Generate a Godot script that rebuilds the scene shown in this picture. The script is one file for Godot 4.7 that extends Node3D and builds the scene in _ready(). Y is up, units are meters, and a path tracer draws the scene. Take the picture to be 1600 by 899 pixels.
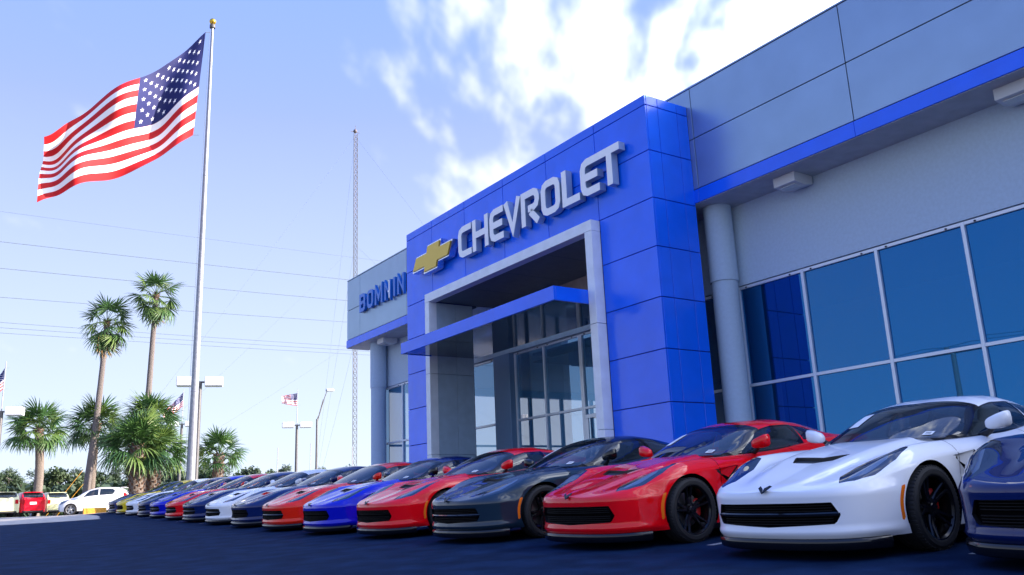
extends Node3D

var M := {}
var rng := RandomNumberGenerator.new()

func _ready() -> void:
	rng.seed = 7
	build_camera()
	build_sky()
	build_materials()
	build_ground()
	build_showroom()
	build_portal()
	build_sports_cars()
	build_hatchbacks()
	build_trees()
	build_flags_and_poles()
	build_small_things()

const EYE := Vector3(0, 0.53, 0)

func build_camera() -> void:
	var yaw := 0.605125913
	var pitch := 0.248091578
	var roll := -0.0424395
	var fwd := Vector3(sin(yaw) * cos(pitch), sin(pitch), -cos(yaw) * cos(pitch))
	var r := Vector3(cos(yaw), 0, sin(yaw))
	var u := r.cross(fwd)
	var cam := Camera3D.new()
	cam.name = "camera"
	cam.fov = 36.766
	cam.near = 0.05
	cam.far = 6000.0
	cam.transform = Transform3D(Basis(r * cos(roll) + u * sin(roll), u * cos(roll) - r * sin(roll), -fwd), EYE)
	add_child(cam)
	cam.current = true

func build_sky() -> void:
	# the sun stands behind the showroom, to the right of the camera: the lot lies in the building's shade
	var to_sun := Vector3(1.0, 0.40, 0.8).normalized()
	var sun := DirectionalLight3D.new()
	sun.name = "sun"
	sun.light_color = Color(1.0, 0.93, 0.86)
	sun.light_energy = 0.85
	sun.light_angular_distance = 0.5
	sun.shadow_enabled = true
	sun.look_at_from_position(Vector3.ZERO, -to_sun, Vector3.UP)
	add_child(sun)
	# the sky: deep blue overhead, pale towards the horizon and the sun, a bank of white cloud
	var w := 2048
	var h := 1024
	var im := Image.create_empty(w, h, false, Image.FORMAT_RGBF)
	var big := FastNoiseLite.new()
	big.noise_type = FastNoiseLite.TYPE_SIMPLEX_SMOOTH
	big.seed = 11; big.frequency = 1.9; big.fractal_octaves = 3
	var fine := FastNoiseLite.new()
	fine.noise_type = FastNoiseLite.TYPE_SIMPLEX_SMOOTH
	fine.seed = 4; fine.frequency = 6.5; fine.fractal_octaves = 5; fine.fractal_gain = 0.55
	var zen := Color(0.03, 0.08, 0.28)
	var mid := Color(0.084, 0.110, 0.202)
	var low := Color(0.185, 0.212, 0.245)
	im.fill(Color(0.25, 0.28, 0.35))
	var bank := Vector3(sin(0.84) * cos(0.50), sin(0.50), -cos(0.84) * cos(0.50))   # where the bank of cloud stands
	for y in h / 2:
		var el := (0.5 - (y + 0.5) / h) * PI
		var se := sin(el)
		for x in w:
			var az := (float(x) + 0.5) / w * TAU
			var d := Vector3(sin(az) * cos(el), se, -cos(az) * cos(el))
			var c: Color
			if se < 0.42: c = low.lerp(mid, pow(se / 0.42, 0.9))
			else: c = mid.lerp(zen, pow((se - 0.42) / 0.58, 0.7))
			var glow := maxf(0.0, d.dot(to_sun))
			c = c.lerp(Color(0.95, 0.94, 0.92), 0.5 * pow(glow, 4.0) + 0.3 * pow(glow, 30.0))
			if se > 0.02:
				# clouds on a flat layer, so that they thin out towards the horizon
				var k := d / (se + 0.12)
				var f := 0.55 * big.get_noise_2d(k.x, k.z) + 0.85 * fine.get_noise_2d(k.x * 0.95 + k.z * 0.75, (k.z - k.x * 0.6) * 0.36)
				var near := d.dot(bank)
				# extra cloud added overhead and sunward, out of view, to brighten the shaded facade
				var cover := f + 0.86 * smoothstep(0.90, 0.985, near) + 0.85 * smoothstep(-0.1, 0.75, d.dot(to_sun) - 0.25 * absf(d.y - 0.6)) - 0.60
				cover = pow(smoothstep(-0.15, 0.85, cover), 1.35) * smoothstep(0.02, 0.2, se)
				# cloud near the sun is far brighter than cloud away from it
				c = c.lerp(Color(0.215, 0.228, 0.25) * (1.0 + 7.0 * pow(glow, 2.0)), cover)
			im.set_pixel(x, y, c)
	var pano := PanoramaSkyMaterial.new()
	pano.panorama = ImageTexture.create_from_image(im)
	var sky := Sky.new()
	sky.sky_material = pano
	var e := Environment.new()
	e.background_mode = Environment.BG_SKY
	e.sky = sky
	e.tonemap_mode = Environment.TONE_MAPPER_LINEAR
	e.tonemap_exposure = 5.4
	e.sdfgi_enabled = true
	e.ssao_enabled = true
	e.ssil_enabled = true
	var we := WorldEnvironment.new()
	we.name = "environment"
	we.environment = e
	add_child(we)

# ------------------------------------------------------------------ mesh helpers
class MB:
	var p := PackedVector3Array()
	var n := PackedVector3Array()
	var uv := PackedVector2Array()
	var ix := PackedInt32Array()
	func v(a: Vector3, nn: Vector3, u := Vector2.ZERO) -> int:
		p.append(a); n.append(nn); uv.append(u)
		return p.size() - 1
	func t(a: int, b: int, c: int) -> void:
		var g := (p[c] - p[a]).cross(p[b] - p[a])
		if g.dot(n[a] + n[b] + n[c]) < 0.0:
			ix.append(a); ix.append(c); ix.append(b)
		else:
			ix.append(a); ix.append(b); ix.append(c)
	func tri(a: Vector3, b: Vector3, c: Vector3, out := Vector3.ZERO) -> void:
		var nn := (c - a).cross(b - a).normalized()
		if out != Vector3.ZERO and nn.dot(out) < 0.0: nn = -nn
		t(v(a, nn, Vector2(0, 0)), v(b, nn, Vector2(1, 0)), v(c, nn, Vector2(1, 1)))
	func quad(a: Vector3, b: Vector3, c: Vector3, d: Vector3, out := Vector3.ZERO) -> void:
		var nn := (c - a).cross(b - a).normalized()
		if nn.length() < 0.5: nn = (d - a).cross(c - a).normalized()
		if out != Vector3.ZERO and nn.dot(out) < 0.0: nn = -nn
		var i := v(a, nn, Vector2(0, 0)); var j := v(b, nn, Vector2(1, 0)); var k := v(c, nn, Vector2(1, 1)); var l := v(d, nn, Vector2(0, 1))
		t(i, j, k); t(i, k, l)
	# box with chamfered edges
	func box(lo: Vector3, hi: Vector3, b := 0.0) -> void:
		var c := (lo + hi) / 2.0
		var h := (hi - lo) / 2.0
		b = minf(b, minf(h.x, minf(h.y, h.z)) * 0.45)
		for ax in 3:
			var u := (ax + 1) % 3
			var w := (ax + 2) % 3
			for sg in [-1.0, 1.0]:
				var q := []
				for e in [[-1, -1], [1, -1], [1, 1], [-1, 1]]:
					var k := Vector3()
					k[ax] = sg * h[ax]; k[u] = e[0] * (h[u] - b); k[w] = e[1] * (h[w] - b)
					q.append(c + k)
				var o := Vector3(); o[ax] = sg
				quad(q[0], q[1], q[2], q[3], o)
		if b <= 0.0: return
		for ax in 3:
			var u := (ax + 1) % 3
			var w := (ax + 2) % 3
			for e in [[-1, -1], [1, -1], [1, 1], [-1, 1]]:
				var q := []
				for f in [[-1, 0], [1, 0], [1, 1], [-1, 1]]:
					var k := Vector3()
					k[ax] = f[0] * (h[ax] - b)
					k[u] = e[0] * (h[u] - (b if f[1] == 0 else 0.0)); k[w] = e[1] * (h[w] - (0.0 if f[1] == 0 else b))
					q.append(c + k)
				var o := Vector3(); o[u] = e[0]; o[w] = e[1]
				quad(q[0], q[1], q[2], q[3], o)
		for sx in [-1, 1]:
			for sy in [-1, 1]:
				for sz in [-1, 1]:
					var s := Vector3(sx, sy, sz)
					tri(c + s * (h - Vector3(0, b, b)), c + s * (h - Vector3(b, 0, b)), c + s * (h - Vector3(b, b, 0)), s)
	# tube along points with radii
	func tube(pts: Array, rad: Array, seg := 10, caps := true) -> void:
		var rows := []
		var side := Vector3.ZERO
		for i in pts.size():
			var d: Vector3 = (pts[mini(i + 1, pts.size() - 1)] - pts[maxi(i - 1, 0)]).normalized()
			if side == Vector3.ZERO:
				side = d.cross(Vector3.UP if absf(d.y) < 0.9 else Vector3.RIGHT).normalized()
			side = (side - d * side.dot(d)).normalized()
			var up := d.cross(side)
			var row := []
			for k in seg + 1:
				var a := TAU * k / seg
				var nn := side * cos(a) + up * sin(a)
				row.append(v(pts[i] + nn * rad[i], nn, Vector2(float(k) / seg, i)))
			rows.append(row)
			if caps and (i == 0 or i == pts.size() - 1):
				var cn := -d if i == 0 else d
				var c0 := v(pts[i], cn)
				var prev := v(p[row[0]], cn)
				for k in seg:
					var nx := v(p[row[k + 1]], cn)
					t(c0, prev, nx)
					prev = nx
		for i in pts.size() - 1:
			for k in seg:
				t(rows[i][k], rows[i][k + 1], rows[i + 1][k + 1]); t(rows[i][k], rows[i + 1][k + 1], rows[i + 1][k])
	# surface of revolution around axis z: prof = [Vector2(radius, z)]
	func lathe(prof: Array, seg := 32, axis := Vector3(0, 0, 1), at := Vector3.ZERO, sgn := 1.0) -> void:
		var a1 := axis.cross(Vector3(0.31, 0.9, 0.2)).normalized()
		var a2 := axis.cross(a1).normalized()
		for i in prof.size() - 1:
			var d: Vector2 = (prof[i + 1] - prof[i]).normalized()
			var nr := Vector2(d.y, -d.x) * sgn
			var prev := []
			for k in seg + 1:
				var r := a1 * cos(TAU * k / seg) + a2 * sin(TAU * k / seg)
				var nn := (r * nr.x + axis * nr.y).normalized()
				var row := [v(at + r * prof[i].x + axis * prof[i].y, nn, Vector2(float(k) / seg, 0)), v(at + r * prof[i + 1].x + axis * prof[i + 1].y, nn, Vector2(float(k) / seg, 1))]
				if k > 0:
					t(prev[0], row[0], row[1]); t(prev[0], row[1], prev[1])
				prev = row
	func ball(c: Vector3, r: Vector3, nu := 16, nv := 10) -> void:
		var rows := []
		for i in nv + 1:
			var row := []
			for k in nu + 1:
				var th := PI * i / nv; var ph := TAU * k / nu
				var d := Vector3(sin(th) * cos(ph), cos(th), sin(th) * sin(ph))
				row.append(v(c + d * r, (d / r).normalized(), Vector2(float(k) / nu, float(i) / nv)))
			rows.append(row)
		for i in nv:
			for k in nu:
				t(rows[i][k], rows[i][k + 1], rows[i + 1][k + 1]); t(rows[i][k], rows[i + 1][k + 1], rows[i + 1][k])
	# polygon (convex or not) in a plane, extruded: o + x*ax + y*ay, thickness along az
	func prism(poly: PackedVector2Array, o: Vector3, ax: Vector3, ay: Vector3, az: Vector3) -> void:
		var tr := Geometry2D.triangulate_polygon(poly)
		for i in range(0, tr.size(), 3):
			var q := []
			for j in 3: q.append(o + ax * poly[tr[i + j]].x + ay * poly[tr[i + j]].y)
			tri(q[0], q[1], q[2], -az)
			tri(q[0] + az, q[1] + az, q[2] + az, az)
		var area := 0.0
		for i in poly.size(): area += poly[i].cross(poly[(i + 1) % poly.size()])
		for i in poly.size():
			var e := poly[(i + 1) % poly.size()] - poly[i]
			var on := Vector2(e.y, -e.x) * signf(area)
			var a := o + ax * poly[i].x + ay * poly[i].y
			var b := a + ax * e.x + ay * e.y
			quad(a, b, b + az, a + az, ax * on.x + ay * on.y)
	func add(o: MB, x := Transform3D()) -> void:
		var base := p.size()
		var nb := x.basis.inverse().transposed()
		for i in o.p.size():
			p.append(x * o.p[i]); n.append((nb * o.n[i]).normalized()); uv.append(o.uv[i])
		var fl := x.basis.determinant() < 0.0
		for i in range(0, o.ix.size(), 3):
			ix.append(base + o.ix[i])
			ix.append(base + o.ix[i + (2 if fl else 1)]); ix.append(base + o.ix[i + (1 if fl else 2)])
	func mesh() -> ArrayMesh:
		var a := []
		a.resize(Mesh.ARRAY_MAX)
		a[Mesh.ARRAY_VERTEX] = p; a[Mesh.ARRAY_NORMAL] = n; a[Mesh.ARRAY_TEX_UV] = uv; a[Mesh.ARRAY_INDEX] = ix
		var m := ArrayMesh.new()
		m.add_surface_from_arrays(Mesh.PRIMITIVE_TRIANGLES, a)
		return m

# a smooth surface that can be cut along lines drawn on it
class Surf:
	var P := PackedVector3Array()
	var N := PackedVector3Array()
	var Q := PackedVector2Array()
	var T := PackedInt32Array()
	static func grid(us: PackedFloat32Array, vs: PackedFloat32Array, f: Callable, flip := false) -> Surf:
		var s := Surf.new()
		var nu := us.size(); var nv := vs.size()
		for i in nu:
			for j in nv:
				s.P.append(f.call(us[i], vs[j])); s.Q.append(Vector2(us[i], vs[j]))
		for i in nu:
			for j in nv:
				var du := s.P[mini(i + 1, nu - 1) * nv + j] - s.P[maxi(i - 1, 0) * nv + j]
				var dv := s.P[i * nv + mini(j + 1, nv - 1)] - s.P[i * nv + maxi(j - 1, 0)]
				var nn := du.cross(dv).normalized()
				if flip: nn = -nn
				if absf(s.P[i * nv + j].z) < 0.0005:
					nn.z = 0.0; nn = nn.normalized()
				s.N.append(nn)
		for i in nu - 1:
			for j in nv - 1:
				var a := i * nv + j
				for tr in [[a, a + 1, a + nv + 1], [a, a + nv + 1, a + nv]]:
					s._t(tr[0], tr[1], tr[2])
		return s
	func _t(a: int, b: int, c: int) -> void:
		var g := (P[c] - P[a]).cross(P[b] - P[a])
		if g.length_squared() < 1e-16: return
		if g.dot(N[a] + N[b] + N[c]) < 0.0:
			T.append(a); T.append(c); T.append(b)
		else:
			T.append(a); T.append(b); T.append(c)
	# [inside, outside] of f(p, q) > 0
	func split(f: Callable) -> Array:
		var val := PackedFloat32Array()
		val.resize(P.size())
		for i in P.size():
			var x: float = f.call(P[i], Q[i])
			val[i] = x if absf(x) > 1e-7 else 1e-7
		var outs := [Surf.new(), Surf.new()]
		var maps := [{}, {}]
		var cuts := {}
		for k in range(0, T.size(), 3):
			var tri := [T[k], T[k + 1], T[k + 2]]
			for side in 2:
				var poly := []
				for e in 3:
					var a: int = tri[e]; var b: int = tri[(e + 1) % 3]
					var ina := (val[a] > 0.0) == (side == 0)
					var inb := (val[b] > 0.0) == (side == 0)
					if ina: poly.append(a)
					if ina != inb: poly.append(Vector2i(mini(a, b), maxi(a, b)))
				if poly.size() < 3: continue
				var o: Surf = outs[side]
				var idx := []
				for c in poly:
					if not maps[side].has(c):
						maps[side][c] = o.P.size()
						if c is int:
							o.P.append(P[c]); o.N.append(N[c]); o.Q.append(Q[c])
						else:
							var w := val[c.x] / (val[c.x] - val[c.y])
							o.P.append(P[c.x].lerp(P[c.y], w)); o.N.append(N[c.x].lerp(N[c.y], w).normalized()); o.Q.append(Q[c.x].lerp(Q[c.y], w))
					idx.append(maps[side][c])
				for j in range(1, idx.size() - 1):
					o.T.append(idx[0]); o.T.append(idx[j]); o.T.append(idx[j + 1])
		return outs
	func clip(f: Callable) -> Surf:   # keeps what is inside
		return split(f)[0]
	func moved(off: Callable) -> Surf:
		var s := Surf.new()
		s.N = N.duplicate(); s.Q = Q.duplicate(); s.T = T.duplicate()
		for i in P.size(): s.P.append(P[i] + off.call(P[i], N[i]))
		return s
	# walls between the edge of this piece and the edge of the piece moved by off
	func walls(off: Callable) -> Surf:
		var edges := {}
		for k in range(0, T.size(), 3):
			for e in 3:
				var a := T[k + e]; var b := T[k + (e + 1) % 3]
				var key := Vector2i(mini(a, b), maxi(a, b))
				edges[key] = 2 if edges.has(key) else 1
		var s := Surf.new()
		var mid := Vector3.ZERO
		for i in P.size(): mid += P[i]
		mid /= maxf(P.size(), 1)
		for key in edges:
			if edges[key] != 1: continue
			var a := P[key.x]; var b := P[key.y]
			if absf(a.z) < 0.001 and absf(b.z) < 0.001: continue
			var c: Vector3 = b + off.call(b, N[key.y]); var d: Vector3 = a + off.call(a, N[key.x])
			var nn := (b - a).cross(d - a).normalized()
			if nn.dot(mid - a) < 0.0: nn = -nn
			var i := s.P.size()
			for x in [a, b, c, d]:
				s.P.append(x); s.N.append(nn); s.Q.append(Vector2.ZERO)
			s._t(i, i + 1, i + 2); s._t(i, i + 2, i + 3)
		return s
	func plus(o: Surf) -> Surf:
		var base := P.size()
		P.append_array(o.P); N.append_array(o.N); Q.append_array(o.Q)
		for i in o.T: T.append(base + i)
		return self
	func mirrored() -> Surf:
		var s := Surf.new()
		s.Q = Q.duplicate()
		for i in P.size():
			s.P.append(Vector3(P[i].x, P[i].y, -P[i].z)); s.N.append(Vector3(N[i].x, N[i].y, -N[i].z))
		for k in range(0, T.size(), 3):
			s.T.append(T[k]); s.T.append(T[k + 2]); s.T.append(T[k + 1])
		return s
	func both() -> Surf:
		var m := mirrored()
		var s := Surf.new()
		return s.plus(self).plus(m)
	func mesh() -> ArrayMesh:
		var a := []
		a.resize(Mesh.ARRAY_MAX)
		a[Mesh.ARRAY_VERTEX] = P; a[Mesh.ARRAY_NORMAL] = N; a[Mesh.ARRAY_TEX_UV] = Q; a[Mesh.ARRAY_INDEX] = T
		var m := ArrayMesh.new()
		if T.size(): m.add_surface_from_arrays(Mesh.PRIMITIVE_TRIANGLES, a)
		return m

# smooth curve through (keys, vals), tangents limited so that it does not overshoot
func curve(k: Array, y: Array, x: float) -> float:
	var n := k.size()
	if x <= k[0]: return y[0]
	if x >= k[n - 1]: return y[n - 1]
	var i := 0
	while x > k[i + 1]: i += 1
	var h: float = k[i + 1] - k[i]
	var d: float = (y[i + 1] - y[i]) / h
	var m0 := d
	var m1 := d
	if i > 0:
		var d0: float = (y[i] - y[i - 1]) / (k[i] - k[i - 1])
		m0 = 0.0 if d0 * d <= 0.0 else 2.0 * d0 * d / (d0 + d)
	if i < n - 2:
		var d2: float = (y[i + 2] - y[i + 1]) / (k[i + 2] - k[i + 1])
		m1 = 0.0 if d2 * d <= 0.0 else 2.0 * d2 * d / (d2 + d)
	var t: float = (x - k[i]) / h
	var t2 := t * t
	var t3 := t2 * t
	return y[i] * (2 * t3 - 3 * t2 + 1) + m0 * h * (t3 - 2 * t2 + t) + y[i + 1] * (3 * t2 - 2 * t3) + m1 * h * (t3 - t2)

func lin(a: float, b: float, n: int) -> PackedFloat32Array:
	var r := PackedFloat32Array()
	for i in n + 1: r.append(lerpf(a, b, float(i) / n))
	return r

# how far inside a convex polygon (given in either turn) a point lies
static func inside(q: Vector2, poly: Array) -> float:
	var area := 0.0
	for i in poly.size(): area += poly[i].cross(poly[(i + 1) % poly.size()])
	var d := 1e9
	for i in poly.size():
		var a: Vector2 = poly[i]
		var e: Vector2 = poly[(i + 1) % poly.size()] - a
		d = minf(d, signf(area) * e.cross(q - a) / e.length())
	return d

# ------------------------------------------------------------------ scene helpers
var taken := {}
func numbered(s: String) -> String:
	if not taken.has(s):
		taken[s] = 0
		return s
	taken[s] += 1
	return "%s_%03d" % [s, taken[s]]

func tag(o: Node, label: String, category := "", group := "", kind := "") -> Node:
	if label: o.set_meta("label", label)
	if category: o.set_meta("category", category)
	if group: o.set_meta("group", group)
	if kind: o.set_meta("kind", kind)
	return o

func thing(called: String, label: String, category: String, at := Vector3.ZERO, turn := 0.0, group := "") -> Node3D:
	var o := Node3D.new()
	o.name = numbered(called)
	add_child(o)
	o.position = at
	o.rotation.y = turn
	tag(o, label, category, group)
	return o

func part(called: String, m: Mesh, mat: Material, parent: Node, at := Vector3.ZERO) -> MeshInstance3D:
	var o := MeshInstance3D.new()
	o.mesh = m
	o.material_override = mat
	o.position = at
	if parent == self:
		o.name = numbered(called)
	else:
		var c := 0
		for k in parent.get_children():
			if k.get_meta("stem", "") == called: c += 1
		o.name = called if c == 0 else "%s_%03d" % [called, c]
		o.set_meta("stem", called)
	parent.add_child(o)
	return o

func boxm(lo: Vector3, hi: Vector3, b := 0.0) -> ArrayMesh:
	var m := MB.new()
	m.box(lo, hi, b)
	return m.mesh()

func mat(c: Color, rough := 0.6, metal := 0.0, spec := 0.5) -> StandardMaterial3D:   # c is linear
	var m := StandardMaterial3D.new()
	m.albedo_color = c.linear_to_srgb()
	m.roughness = rough
	m.metallic = metal
	m.metallic_specular = spec
	return m

func noise_tex(freq: float, lo: Color, hi: Color, size := 512, octaves := 4, sd := 1, kind := FastNoiseLite.TYPE_SIMPLEX_SMOOTH) -> NoiseTexture2D:
	var n := FastNoiseLite.new()
	n.noise_type = kind
	n.frequency = freq
	n.fractal_octaves = octaves
	n.seed = sd
	var t := NoiseTexture2D.new()
	t.noise = n
	t.width = size; t.height = size
	t.seamless = true
	var g := Gradient.new()
	g.offsets = PackedFloat32Array([0.0, 1.0])
	g.colors = PackedColorArray([lo, hi])
	t.color_ramp = g
	return t

func noisy(m: StandardMaterial3D, metres: float, freq: float, lo: float, hi: float, sd := 1, octaves := 4) -> StandardMaterial3D:
	m.albedo_texture = noise_tex(freq, Color(lo, lo, lo), Color(hi, hi, hi), 512, octaves, sd)
	m.uv1_triplanar = true
	m.uv1_world_triplanar = true
	m.uv1_scale = Vector3.ONE / metres
	return m

func bumpy(m: StandardMaterial3D, metres: float, freq: float, cm: float, sd := 5) -> StandardMaterial3D:
	m.heightmap_enabled = true
	m.heightmap_texture = noise_tex(freq, Color.BLACK, Color.WHITE, 512, 3, sd)
	m.heightmap_scale = cm
	m.uv1_triplanar = true
	m.uv1_world_triplanar = true
	m.uv1_scale = Vector3.ONE / metres
	return m

# ------------------------------------------------------------------ materials
func paint(c: Color, flake := 0.0) -> StandardMaterial3D:
	var m := mat(c, 0.5, flake, 0.12)
	m.clearcoat_enabled = true
	m.clearcoat = 1.0
	m.clearcoat_roughness = 0.01
	return m

func build_materials() -> void:
	M.blue_panel = noisy(mat(Color(0.003, 0.14, 0.97), 0.22, 0.0, 0.55), 3.0, 0.006, 0.94, 1.0, 3)
	for m in [M.blue_panel, M.silver_panel] if M.has("silver_panel") else [M.blue_panel]:
		m.heightmap_enabled = true
		m.heightmap_texture = noise_tex(0.006, Color.BLACK, Color.WHITE, 512, 2, 77)
		m.heightmap_scale = 0.8
	M.blue_tones = [M.blue_panel]
	for k in [0.93, 1.05]:
		var bp: StandardMaterial3D = M.blue_panel.duplicate()
		bp.albedo_color = Color(0.003, 0.14 * k, minf(0.97 * k, 0.99)).linear_to_srgb()
		bp.roughness = 0.22 + 0.5 * (k - 1.0) * (k - 1.0) + (0.03 if k > 1.0 else -0.03)
		M.blue_tones.append(bp)
	M.blue_joint = mat(Color(0.003, 0.02, 0.25), 0.7)
	M.silver_panel = noisy(mat(Color(0.30, 0.42, 0.56), 0.32, 0.65), 4.0, 0.006, 0.95, 1.0, 4)
	M.silver_joint = mat(Color(0.03, 0.05, 0.08), 0.8)
	M.frame_panel = noisy(mat(Color(0.80, 0.87, 0.92), 0.42), 2.0, 0.01, 0.94, 1.0, 6)
	M.grey_panel = noisy(mat(Color(0.40, 0.53, 0.64), 0.5, 0.05), 2.0, 0.01, 0.93, 1.0, 8)
	M.stucco = bumpy(noisy(mat(Color(0.46, 0.59, 0.72), 0.9), 1.3, 0.03, 0.95, 1.0, 9), 1.3, 0.11, 0.12)
	M.soffit = noisy(mat(Color(0.42, 0.46, 0.52), 0.6), 2.0, 0.01, 0.9, 1.0, 12)
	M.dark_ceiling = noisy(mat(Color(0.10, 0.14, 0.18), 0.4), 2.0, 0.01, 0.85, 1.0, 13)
	M.brown_wall = noisy(mat(Color(0.30, 0.25, 0.26), 0.7), 2.0, 0.01, 0.85, 1.0, 14)
	M.aluminium = mat(Color(0.62, 0.68, 0.76), 0.38, 0.35)
	M.glass_wall = mat(Color(0.003, 0.115, 0.32, 0.64), 0.012, 0.82, 0.6)
	M.glass_wall.transparency = BaseMaterial3D.TRANSPARENCY_ALPHA
	M.entry_glass = mat(Color(0.08, 0.30, 0.55, 0.30), 0.012, 0.5, 0.7)
	M.entry_glass.transparency = BaseMaterial3D.TRANSPARENCY_ALPHA
	M.clear_glass = mat(Color(0.2, 0.25, 0.3, 0.06), 0.01, 0.0, 0.5)
	M.clear_glass.transparency = BaseMaterial3D.TRANSPARENCY_ALPHA
	M.steel_column = mat(Color(0.14, 0.25, 0.40), 0.45, 0.2)
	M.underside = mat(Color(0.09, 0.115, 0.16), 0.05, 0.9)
	M.letter_face = mat(Color(0.90, 0.92, 0.93), 0.4)
	M.letter_edge = mat(Color(0.36, 0.47, 0.58), 0.35, 0.3)
	M.gold = mat(Color(0.62, 0.44, 0.07), 0.32, 0.55)
	M.chrome = mat(Color(0.72, 0.74, 0.78), 0.14, 0.95)
	M.blue_letter = mat(Color(0.01, 0.16, 0.62), 0.3)
	M.white_box = mat(Color(0.55, 0.58, 0.62), 0.5)
	M.lens = mat(Color(0.55, 0.6, 0.62), 0.2)
	M.interior = noisy(mat(Color(0.10, 0.11, 0.12), 0.8), 2.0, 0.01, 0.85, 1.0, 15)
	M.interior_floor = mat(Color(0.25, 0.24, 0.23), 0.3)
	# the lot
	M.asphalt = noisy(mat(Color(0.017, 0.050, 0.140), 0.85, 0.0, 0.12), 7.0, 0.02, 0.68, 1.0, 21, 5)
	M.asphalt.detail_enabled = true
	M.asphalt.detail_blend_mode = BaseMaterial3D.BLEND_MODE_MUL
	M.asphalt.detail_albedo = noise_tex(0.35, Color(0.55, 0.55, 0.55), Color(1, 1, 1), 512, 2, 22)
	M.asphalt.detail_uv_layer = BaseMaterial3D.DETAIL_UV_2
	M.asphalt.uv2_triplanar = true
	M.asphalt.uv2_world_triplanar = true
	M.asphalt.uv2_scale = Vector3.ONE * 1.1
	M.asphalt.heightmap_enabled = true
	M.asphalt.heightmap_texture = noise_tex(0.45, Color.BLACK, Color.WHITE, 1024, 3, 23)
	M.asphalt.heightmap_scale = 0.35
	M.concrete = noisy(mat(Color(0.44, 0.42, 0.40), 0.85), 5.0, 0.015, 0.75, 1.0, 24, 5)
	M.grass = noisy(mat(Color(0.09, 0.11, 0.03), 0.95), 6.0, 0.02, 0.6, 1.0, 25, 5)
	M.yellow_paint = noisy(mat(Color(0.75, 0.36, 0.02), 0.6), 0.8, 0.02, 0.7, 1.0, 26)
	M.line_paint = noisy(mat(Color(0.55, 0.56, 0.56), 0.7), 0.6, 0.03, 0.55, 1.0, 27)
	M.kerb = noisy(mat(Color(0.36, 0.35, 0.34), 0.85), 2.0, 0.02, 0.8, 1.0, 28)
	# metal, poles
	M.pole = noisy(mat(Color(0.30, 0.32, 0.37), 0.4, 0.4), 1.0, 0.01, 0.85, 1.0, 29)
	M.dark_pole = noisy(mat(Color(0.10, 0.10, 0.11), 0.5, 0.2), 1.0, 0.01, 0.8, 1.0, 30)
	M.ball_gold = mat(Color(0.70, 0.45, 0.06), 0.2, 0.9)
	M.wire = mat(Color(0.10, 0.13, 0.17), 0.6)
	M.mast = mat(Color(0.10, 0.11, 0.13), 0.7)
	M.mast_red = mat(Color(0.14, 0.12, 0.14), 0.7)
	# plants
	M.bark = bumpy(noisy(mat(Color(0.32, 0.28, 0.27), 0.95), 0.5, 0.03, 0.5, 1.0, 31), 0.5, 0.05, 3.0)
	M.palm_bark = bumpy(noisy(mat(Color(0.30, 0.25, 0.22), 0.95), 0.6, 0.02, 0.55, 1.0, 32), 0.6, 0.04, 3.0)
	M.boot = noisy(mat(Color(0.24, 0.13, 0.08), 0.9), 0.5, 0.02, 0.55, 1.0, 33)
	M.frond = []
	for c in [Color(0.030, 0.085, 0.022), Color(0.045, 0.11, 0.026), Color(0.085, 0.145, 0.03)]:
		var m := mat(c, 0.5)
		m.backlight_enabled = true
		m.backlight = Color(0.12, 0.2, 0.04)
		M.frond.append(m)
	M.dead_frond = mat(Color(0.26, 0.16, 0.06), 0.8)
	M.leaf = []
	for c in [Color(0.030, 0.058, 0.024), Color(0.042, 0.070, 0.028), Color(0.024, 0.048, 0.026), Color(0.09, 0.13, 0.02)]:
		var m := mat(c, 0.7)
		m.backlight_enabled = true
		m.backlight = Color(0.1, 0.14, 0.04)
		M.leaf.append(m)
	# cars
	M.black_gloss = mat(Color(0.006, 0.007, 0.010), 0.12)
	M.black_plastic = mat(Color(0.012, 0.013, 0.016), 0.55)
	M.slat = mat(Color(0.006, 0.006, 0.008), 0.6, 0.0, 0.3)
	M.well = mat(Color(0.004, 0.004, 0.005), 0.95, 0.0, 0.1)
	M.rubber = mat(Color(0.012, 0.012, 0.014), 0.75)
	M.rim_black = mat(Color(0.008, 0.008, 0.010), 0.22, 0.4)
	M.rim_silver = mat(Color(0.42, 0.43, 0.45), 0.3, 0.8)
	M.disc = mat(Color(0.25, 0.25, 0.26), 0.35, 0.9)
	M.caliper = mat(Color(0.55, 0.015, 0.015), 0.35)
	M.car_glass = mat(Color(0.010, 0.018, 0.026, 0.72), 0.01, 0.0, 0.7)
	M.car_glass.transparency = BaseMaterial3D.TRANSPARENCY_ALPHA
	M.lamp_glass = mat(Color(0.015, 0.025, 0.05), 0.03, 0.0, 0.8)
	M.lamp_led = mat(Color(0.13, 0.18, 0.26), 0.12, 0.4)
	M.amber = mat(Color(0.80, 0.16, 0.01), 0.25)
	M.red_lamp = mat(Color(0.45, 0.01, 0.015), 0.15)
	M.seat = mat(Color(0.05, 0.05, 0.055), 0.8)
	M.paper = mat(Color(0.72, 0.75, 0.78), 0.7)
	M.seam = mat(Color(0.004, 0.004, 0.005), 0.9, 0.0, 0.1)
	M.plate = mat(Color(0.7, 0.7, 0.7), 0.5)

# ------------------------------------------------------------------ the lot
func gy(z: float) -> float:
	return curve([-95.0, -75.0, -55.0, -43.0, -37.5, -32.0, -27.0, -21.5, -16.0, -9.3, -4.0, 0.0, 10.0], [1.35, 1.28, 1.10, 0.96, 0.81, 0.66, 0.51, 0.35, 0.22, 0.13, 0.06, 0.02, 0.0], z)

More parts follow.
